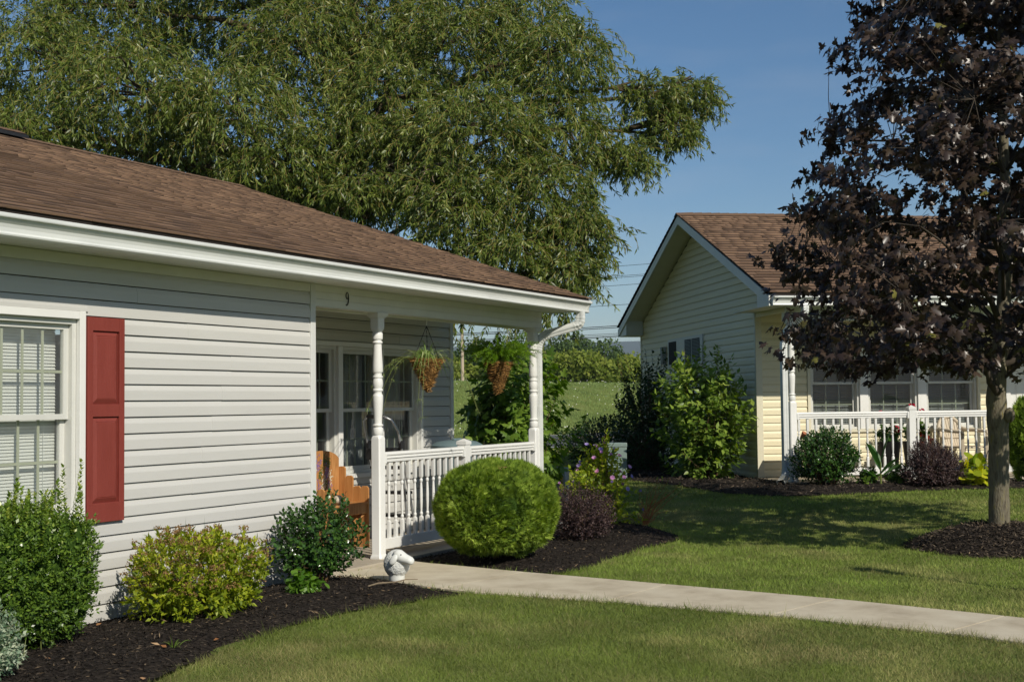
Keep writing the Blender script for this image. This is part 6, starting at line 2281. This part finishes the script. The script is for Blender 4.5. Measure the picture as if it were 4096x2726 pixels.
# twigs as thin ribbons
sidev = unit(np.cross(path[:, 1:] - path[:, :-1], np.array([0.88, 0.47, 0.0])) + 1e-6)
V4 = np.stack([path[:, :-1] - sidev * 0.0035, path[:, :-1] + sidev * 0.0035, path[:, 1:] + sidev * 0.0025, path[:, 1:] - sidev * 0.0025], 2).reshape(-1, 3)
stuff(np_mesh('twigs', V4, [(0, 1, 2, 3)], 4, M['willowtwig'], wl))
per = 23
tt = rng.random((nS, per)) * (seg - 1.001)
i0 = tt.astype(int)
fr_ = (tt - i0)[..., None]
ar = np.arange(nS)[:, None]
pos = path[ar, i0] * (1 - fr_) + path[ar, i0 + 1] * fr_
dv = unit(path[ar, i0 + 1] - path[ar, i0])
lat = unit(rng.normal(size=dv.shape))
axl = unit(dv * 0.75 + lat * 0.75 + np.array([0, 0, -0.35]))
nrm = rng.normal(size=dv.shape) + np.array([-0.4, -0.4, 0.5])
N = nS * per
ll = rng.uniform(0.08, 0.145, N)
clump = np.repeat(rng.normal(size=nS) * 0.13, per)
rv = np.clip(0.40 + clump + rng.normal(size=N) * 0.22, 0, 1)
leaves('crown', pos.reshape(-1, 3), axl.reshape(-1, 3), nrm.reshape(-1, 3), ll, rng.uniform(0.019, 0.030, N), T_DIA, F_DIA, M['L_willow'], wl, rv)
print('willow leaves', N)
# bare dead boughs
db = MB()
d0 = np.array([9.35, 5.05, 5.35]) - WO
db.tube([np.array([10.2, 7.22, 5.7]) - WO, (np.array([9.8, 6.0, 5.75]) - WO), d0, np.array([9.45, 4.3, 5.45]) - WO], [0.07, 0.05, 0.035, 0.015], 7, False)
for k in range(22):
    a = random.uniform(0, 6.28)
    L_ = random.uniform(0.5, 1.3)
    d = np.array([math.cos(a) * 0.6 - 0.25, math.sin(a) * 0.8, random.uniform(-0.9, 0.25)])
    s0 = d0 + np.array([random.uniform(-0.1, 0.3), random.uniform(-0.7, 0.7), random.uniform(-0.05, 0.15)])
    m1 = s0 + d * L_ * 0.5 + rng.normal(size=3) * 0.08
    e = s0 + d * L_ + np.array([0, 0, -0.25 * L_]) + rng.normal(size=3) * 0.08
    db.tube([s0, m1, e], [0.015, 0.010, 0.004], 5, False)
    for _ in range(3):
        f_ = m1 + rng.normal(size=3) * 0.25 + np.array([0, 0, -0.15])
        db.tube([m1, (m1 + f_) / 2 + rng.normal(size=3) * 0.03, f_], [0.009, 0.006, 0.003], 4, False)
db.build('dead_boughs', M['deadwood'], wl, 180)

# --- trees beyond the field
FT = [(119.2, 71.8, 7.6, 3.5, 0, 'dark rounded tree beyond the field seen through the porch'), (112.6, 62.9, 7.7, 3.3, 0, 'dark tree beyond the field behind the fern basket'), (123.4, 63.8, 8.7, 3.8, 0, 'dark tree beyond the field just left of the far porch post'),
      (134.7, 63.9, 8.8, 3.7, 0, 'dark tree beyond the field just right of the downspout'), (145.2, 65.3, 10.5, 4.2, 0, 'tallest dark rounded tree between the two houses'), (142.1, 60.7, 8.6, 3.2, 0, 'smaller dark tree right of the tallest far tree'),
      (98.5, 47.1, 5.6, 2.3, 1, 'low yellow green tree at the field edge next to the downspout'), (97.7, 44.2, 5.8, 2.3, 1, 'low yellow green tree below the tallest far tree'), (100.4, 43.4, 5.6, 2.4, 1, 'low yellow green tree right of the middle of the field edge'),
      (103.3, 42.4, 5.3, 2.4, 1, 'low yellow green tree beside the dark shrubs at the field edge'), (107.2, 41.5, 5.4, 2.6, 1, 'low yellow green tree behind the tall dark shrub'), (95.0, 51.0, 5.0, 2.4, 1, 'low yellow green tree at the field edge inside the porch opening'),
      (93.0, 55.0, 5.2, 2.6, 1, 'low yellow green tree at the field edge left of the fern basket')]
for k, (x, y, zt, r_, kind, lab) in enumerate(FT):
    z0 = float(ground_z(x, y))
    ft = thing('yellow_green_tree' if kind else 'dark_tree', lab, 'tree', (x, y, z0), 0.0, 'trees beyond the field')
    h = zt - z0
    MB().tube([(0, 0, -0.2), (0.1, 0, h * 0.5), (0.0, 0.1, h * 0.8)], [0.22, 0.15, 0.05], 7).build('trunk', M['wbark'], ft)
    n = 5200 if not kind else 3400
    cl = 26 if not kind else 20
    cc_, dd_ = shell(cl, (0, 0, h * 0.55), (r_ * 0.85, r_ * 0.85, h * 0.42), 0.15, 3, 40 + k, 0.35, -0.9)
    rad_ = rng.uniform(0.28, 0.5, cl) * r_
    w_ = rng.integers(0, cl, n)
    d = rdir(n)
    P = cc_[w_] + d * (rad_[w_] * (0.75 + 0.3 * rng.random(n)))[:, None] * np.array([1, 1, 0.85])
    leaves('crown', P, rng.normal(size=P.shape), d + rng.normal(size=P.shape) * 0.5, rng.uniform(0.25, 0.5, n), rng.uniform(0.2, 0.4, n), T_DIA, F_DIA, M['L_faryellow'] if kind else M['L_far'], ft, np.clip(0.5 + 0.2 * rng.normal(size=n) + 0.15 * d[:, 2], 0, 1))

# --- power line along the far side of the field
pl = thing('utility_pole', 'pale weathered utility pole seen through the porch opening', 'utility pole', (86.05, 49.0, float(ground_z(86.05, 49.0))))
MB().tube([(0, 0, -0.5), (0, 0, 11.6)], [0.15, 0.11], 10).build('pole', M['pole'], pl, 60)
MB().box(-0.06, 0.06, -1.2, 1.2, 10.9, 11.05).build('crossarm', M['pole'], pl)
WIRES = [(76.2, 62.2, 7.06, 104.0, 24.6, 9.21), (76.2, 62.2, 6.96, 104.0, 24.6, 9.03), (76.2, 62.2, 6.70, 104.0, 24.6, 8.37), (76.2, 62.2, 6.69, 104.0, 24.6, 8.14), (76.2, 62.3, 6.26, 104.0, 24.6, 8.21), (76.0, 62.1, 11.73, 103.8, 24.4, 14.63), (76.1, 62.1, 10.99, 103.8, 24.5, 13.70), (76.1, 62.1, 10.87, 103.8, 24.5, 13.56), (76.1, 62.1, 10.22, 103.8, 24.5, 12.88), (76.1, 62.2, 8.74, 103.9, 24.5, 11.07)]
for k, (x0, y0, z0, x1, y1, z1) in enumerate(WIRES):
    pts = []
    for t_ in np.linspace(0, 1, 14):
        pts.append((x0 + (x1 - x0) * t_, y0 + (y1 - y0) * t_, z0 + (z1 - z0) * t_ - 0.5 * math.sin(math.pi * t_)))
    w = MB().tube(pts, 0.034 if k in (0, 1, 4) else 0.020, 5).build('power_line', M['black'], None)
    rank = sorted(range(len(WIRES)), key=lambda i: -WIRES[i][5]).index(k)
    word = ('topmost', 'second', 'third', 'fourth', 'fifth', 'sixth', 'seventh', 'eighth', 'ninth', 'lowest')[rank]
    tag(w, word + ' overhead power line counted from the top between the two houses', 'power line', 'overhead wires beyond the field')

# ================================================================== grass
def value_noise(q, s, seed):
    r = np.random.default_rng(seed)
    G = r.random((64, 64))
    u = q * s
    i = np.floor(u).astype(int)
    f_ = u - i
    f_ = f_ * f_ * (3 - 2 * f_)
    a = G[i[:, 0] % 64, i[:, 1] % 64]
    b_ = G[(i[:, 0] + 1) % 64, i[:, 1] % 64]
    c = G[i[:, 0] % 64, (i[:, 1] + 1) % 64]
    d = G[(i[:, 0] + 1) % 64, (i[:, 1] + 1) % 64]
    return (a * (1 - f_[:, 0]) + b_ * f_[:, 0]) * (1 - f_[:, 1]) + (c * (1 - f_[:, 0]) + d * f_[:, 0]) * f_[:, 1]


n = 1000000
az0 = math.atan2(CAM_AX[1, 2], CAM_AX[0, 2])
az = az0 + rng.uniform(rad(-27), rad(27), n)
u = rng.random(n)
d0_, d1_ = 5.2, 34.0
k_ = 0.35
dist = (d0_ ** k_ + u * (d1_ ** k_ - d0_ ** k_)) ** (1 / k_)
q = np.stack([CAM_POS[0] + dist * np.cos(az), CAM_POS[1] + dist * np.sin(az)], -1)
wd_ = dist_poly(q, WALK_POLY)
ok = ~(inside(q, WALK_POLY) & (wd_ > 0.022 * rng.random(n) ** 2 * 2))
for bd in (BED1, BED2, BED3):
    ok &= ~inside(q, bd)
ok &= ~((q[:, 1] > -0.14) & (q[:, 0] < 4.5))
lq = (q - H2_POS)
ok &= ~(((lq @ E2) > -0.1) & ((lq @ N2) > -1.4) & ((lq @ N2) < 6.6))
ok &= (np.hypot(q[:, 0] - MAPLE[0], q[:, 1] - MAPLE[1]) > 0.80)
ok &= road_s(q[:, 0], q[:, 1]) < -0.35
q, dist = q[ok], dist[ok]
edge = np.minimum.reduce([dist_poly(q, pl_) for pl_ in (WALK_POLY, BED1, BED2)])
p1 = value_noise(q, 0.9, 1) * 0.55 + value_noise(q, 2.7, 2) * 0.45
p2 = value_noise(q + 31, 0.55, 3)
p3 = value_noise(q + 7, 6.0, 4)
dry = np.clip((p1 - 0.50) * 2.6 + (p2 - 0.5) * 1.2 + rng.normal(size=len(q)) * 0.22, 0, 1)
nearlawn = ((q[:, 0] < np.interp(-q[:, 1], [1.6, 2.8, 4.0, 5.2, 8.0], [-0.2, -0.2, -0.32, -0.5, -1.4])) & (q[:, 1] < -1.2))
g0 = np.array([0.135, 0.195, 0.034])
g1 = np.array([0.245, 0.320, 0.058])
g2 = np.array([0.42, 0.37, 0.155])
tv = rng.random(len(q))[:, None]
tint = g0 * (1 - tv) + g1 * tv
tint = tint * (1 - dry[:, None] * 0.75) + g2 * dry[:, None] * 0.75
p4 = value_noise(q + 3, 3.1, 5)
tint = tint * (0.80 + 0.4 * p3)[:, None] * (0.72 + 0.56 * p4)[:, None] * np.array([1.0, 1.0, 1.0])
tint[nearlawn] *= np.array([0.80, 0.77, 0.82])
straw = rng.random(len(q)) < 0.05
tint[straw] = np.array([0.33, 0.28, 0.13]) * rng.uniform(0.6, 1.0, (straw.sum(), 1))
hgt = rng.uniform(0.020, 0.046, len(q)) * (0.85 + 0.5 * p3) * np.where(edge < 0.07, 1.5, 1.0) * np.where(q[:, 0] > 12, 1.6, 1.0)
tall = rng.random(len(q)) < 0.012
hgt[tall] *= 1.6
wid = 0.0035 * np.clip(dist / 8, 0.8, 4.5) * rng.uniform(0.7, 1.4, len(q))
ax = np.concatenate([rng.normal(size=(len(q), 2)) * 0.70, np.ones((len(q), 1))], 1)
P = np.concatenate([q, ground_z(q[:, 0], q[:, 1])[:, None] - 0.004], 1)
Fm = frames(ax, rng.normal(size=(len(q), 3)) * np.array([1, 1, 0.1]))
S = np.stack([wid, hgt, wid], -1)
V = np.einsum('nij,nkj->nki', Fm, T_BLADE[None] * S[:, None]) + P[:, None]
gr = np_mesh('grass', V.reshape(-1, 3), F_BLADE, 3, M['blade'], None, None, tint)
stuff(gr)
tag(gr, 'short mown lawn grass with dry patches on both sides of the walk', 'grass')
print('grass blades', len(q))

# meadow beyond the road
n = 170000
az = az0 + rng.uniform(rad(-14), rad(16), n)
dist = rng.uniform(34 ** 0.5, 110 ** 0.5, n) ** 2
q = np.stack([CAM_POS[0] + dist * np.cos(az), CAM_POS[1] + dist * np.sin(az)], -1)
s_ = road_s(q[:, 0], q[:, 1])
q, dist, s_ = q[(s_ > 7.4) & (s_ < 40)], dist[(s_ > 7.4) & (s_ < 40)], s_[(s_ > 7.4) & (s_ < 40)]
pn = value_noise(q, 0.25, 8) * 0.6 + value_noise(q, 0.9, 9) * 0.4
tint = np.array([0.21, 0.29, 0.085]) * (0.8 + 0.45 * pn)[:, None] + np.array([0.12, 0.07, 0.04]) * np.clip((pn - 0.55) * 2.5, 0, 1)[:, None]
mow = s_ < 9.5
hgt = rng.uniform(0.05, 0.15, len(q)) * np.where(mow, 0.5, 1.0)
tint[mow] = np.array([0.30, 0.28, 0.11]) * rng.uniform(0.7, 1.1, (mow.sum(), 1))
ax = np.concatenate([rng.normal(size=(len(q), 2)) * 0.35, np.ones((len(q), 1))], 1)
P = np.concatenate([q, ground_z(q[:, 0], q[:, 1])[:, None] - 0.02], 1)
Fm = frames(ax, rng.normal(size=(len(q), 3)) * np.array([1, 1, 0.1]))
S = np.stack([hgt * 0.30, hgt, hgt], -1)
V = np.einsum('nij,nkj->nki', Fm, T_BLADE[None] * S[:, None]) + P[:, None]
md = stuff(np_mesh('meadow_grass', V.reshape(-1, 3), F_BLADE, 3, M['blade'], None, None, tint))
tag(md, 'tall rough meadow grass on the slope beyond the road', 'grass')
k = rng.random(len(q)) < 0.009
k &= ~mow
wf = leaves('wildflowers', P[k] + np.array([0, 0, 0.16]), rng.normal(size=(k.sum(), 3)), rng.normal(size=(k.sum(), 3)) * 0.3 + np.array([-0.5, -0.3, 0.7]), 0.055, 0.055, T_ROUND, F_ROUND, M['queen'], None)
stuff(wf)
tag(wf, 'scattered white wildflowers in the meadow beyond the road', 'wildflowers')

# ================================================================== litter on the mulch
n = 70
for k in range(n):
    if k < 46:
        bq = sample_poly(BED1, 1, 500 + k)[0]
        if bq[0] < -4.2:
            continue
        zz = float(bed_z(bq[None], BED1)[0])
    else:
        bq = sample_poly(BED3, 1, 500 + k)[0]
        zz = float(bed_z(bq[None], BED3)[0])
    o = leaves('dead_leaf', np.zeros((1, 3)), np.array([[math.cos(k * 2.4), math.sin(k * 2.4), 0.25]]), np.array([[random.uniform(-.5, .5), random.uniform(-.5, .5), 1]]), random.uniform(0.03, 0.06), random.uniform(0.02, 0.035), T_LEAF, F_LEAF, M['dryleaf'], None, np.array([random.random()]))
    o.location = (bq[0], bq[1], zz + 0.012)
    tag(o, 'small dead brown leaf lying on the dark mulch', 'leaf', 'dead leaves on the mulch beds')
tw = MB().tube([(-0.95 + 0.3, -1.0, 0.075), (-0.55, -1.02, 0.085), (-0.4, -1.08, 0.08), (-0.28, -1.10, 0.085), (-0.2, -1.16, 0.08)], [0.006, 0.007, 0.006, 0.005, 0.003], 6).build('twig', M['deadwood'], None)
tag(tw, 'grey fallen twig on the mulch in front of the lamb statue', 'twig')
wd = thing('weed', 'small grassy weed sprouting from the mulch below the spirea', 'plant', (-3.05, -1.28, 0.05))
strap_leaves('blades', (0, 0, 0), 14, 0.13, 0.008, 1.0, 0.5, M['L_weed'], wd, 4, 0.5)


# ================================================================== what stands behind the viewer, and the air
PT, DT = [], []
for k in range(9):
    t_ = (k - 4) * 9.0
    c = np.array([-38.0 - 0.47 * t_ * 0.9, -22.0 + 0.88 * t_ * 0.9, 4.2])
    d = rdir(2600)
    w_ = 0.75 + 0.25 * rng.random(len(d))
    PT.append(c + d * w_[:, None] * np.array([4.3, 4.3, 4.4]) * (1 + 0.15 * Lump(4, seed=k)(d))[:, None])
    DT.append(d)
PT, DT = np.concatenate(PT), np.concatenate(DT)
PT[:, 2] = np.maximum(PT[:, 2], 0.1)
tl = stuff(leaves('treeline', PT, rng.normal(size=PT.shape), DT + rng.normal(size=PT.shape) * 0.4, 0.75, 0.6, T_DIA, F_DIA, M['L_far'], None))
tag(tl, 'row of leafy trees across the lawn behind the viewer', 'treeline')

hm, ht, hb = nt('haze_air')
ht.nodes.remove(hb)
pv = ht.nodes.new('ShaderNodeVolumePrincipled')
pv.inputs['Color'].default_value = (0.74, 0.86, 0.98, 1)
pv.inputs['Density'].default_value = 0.00014
pv.inputs['Anisotropy'].default_value = 0.0
ht.links.new(pv.outputs[0], ht.nodes['Material Output'].inputs['Volume'])
hz_ = stuff(MB().box(-9800, 12800, -9800, 12800, -7.0, 226.0).build('haze', hm))
tag(hz_, 'thin pale summer haze over the whole scene', 'haze')
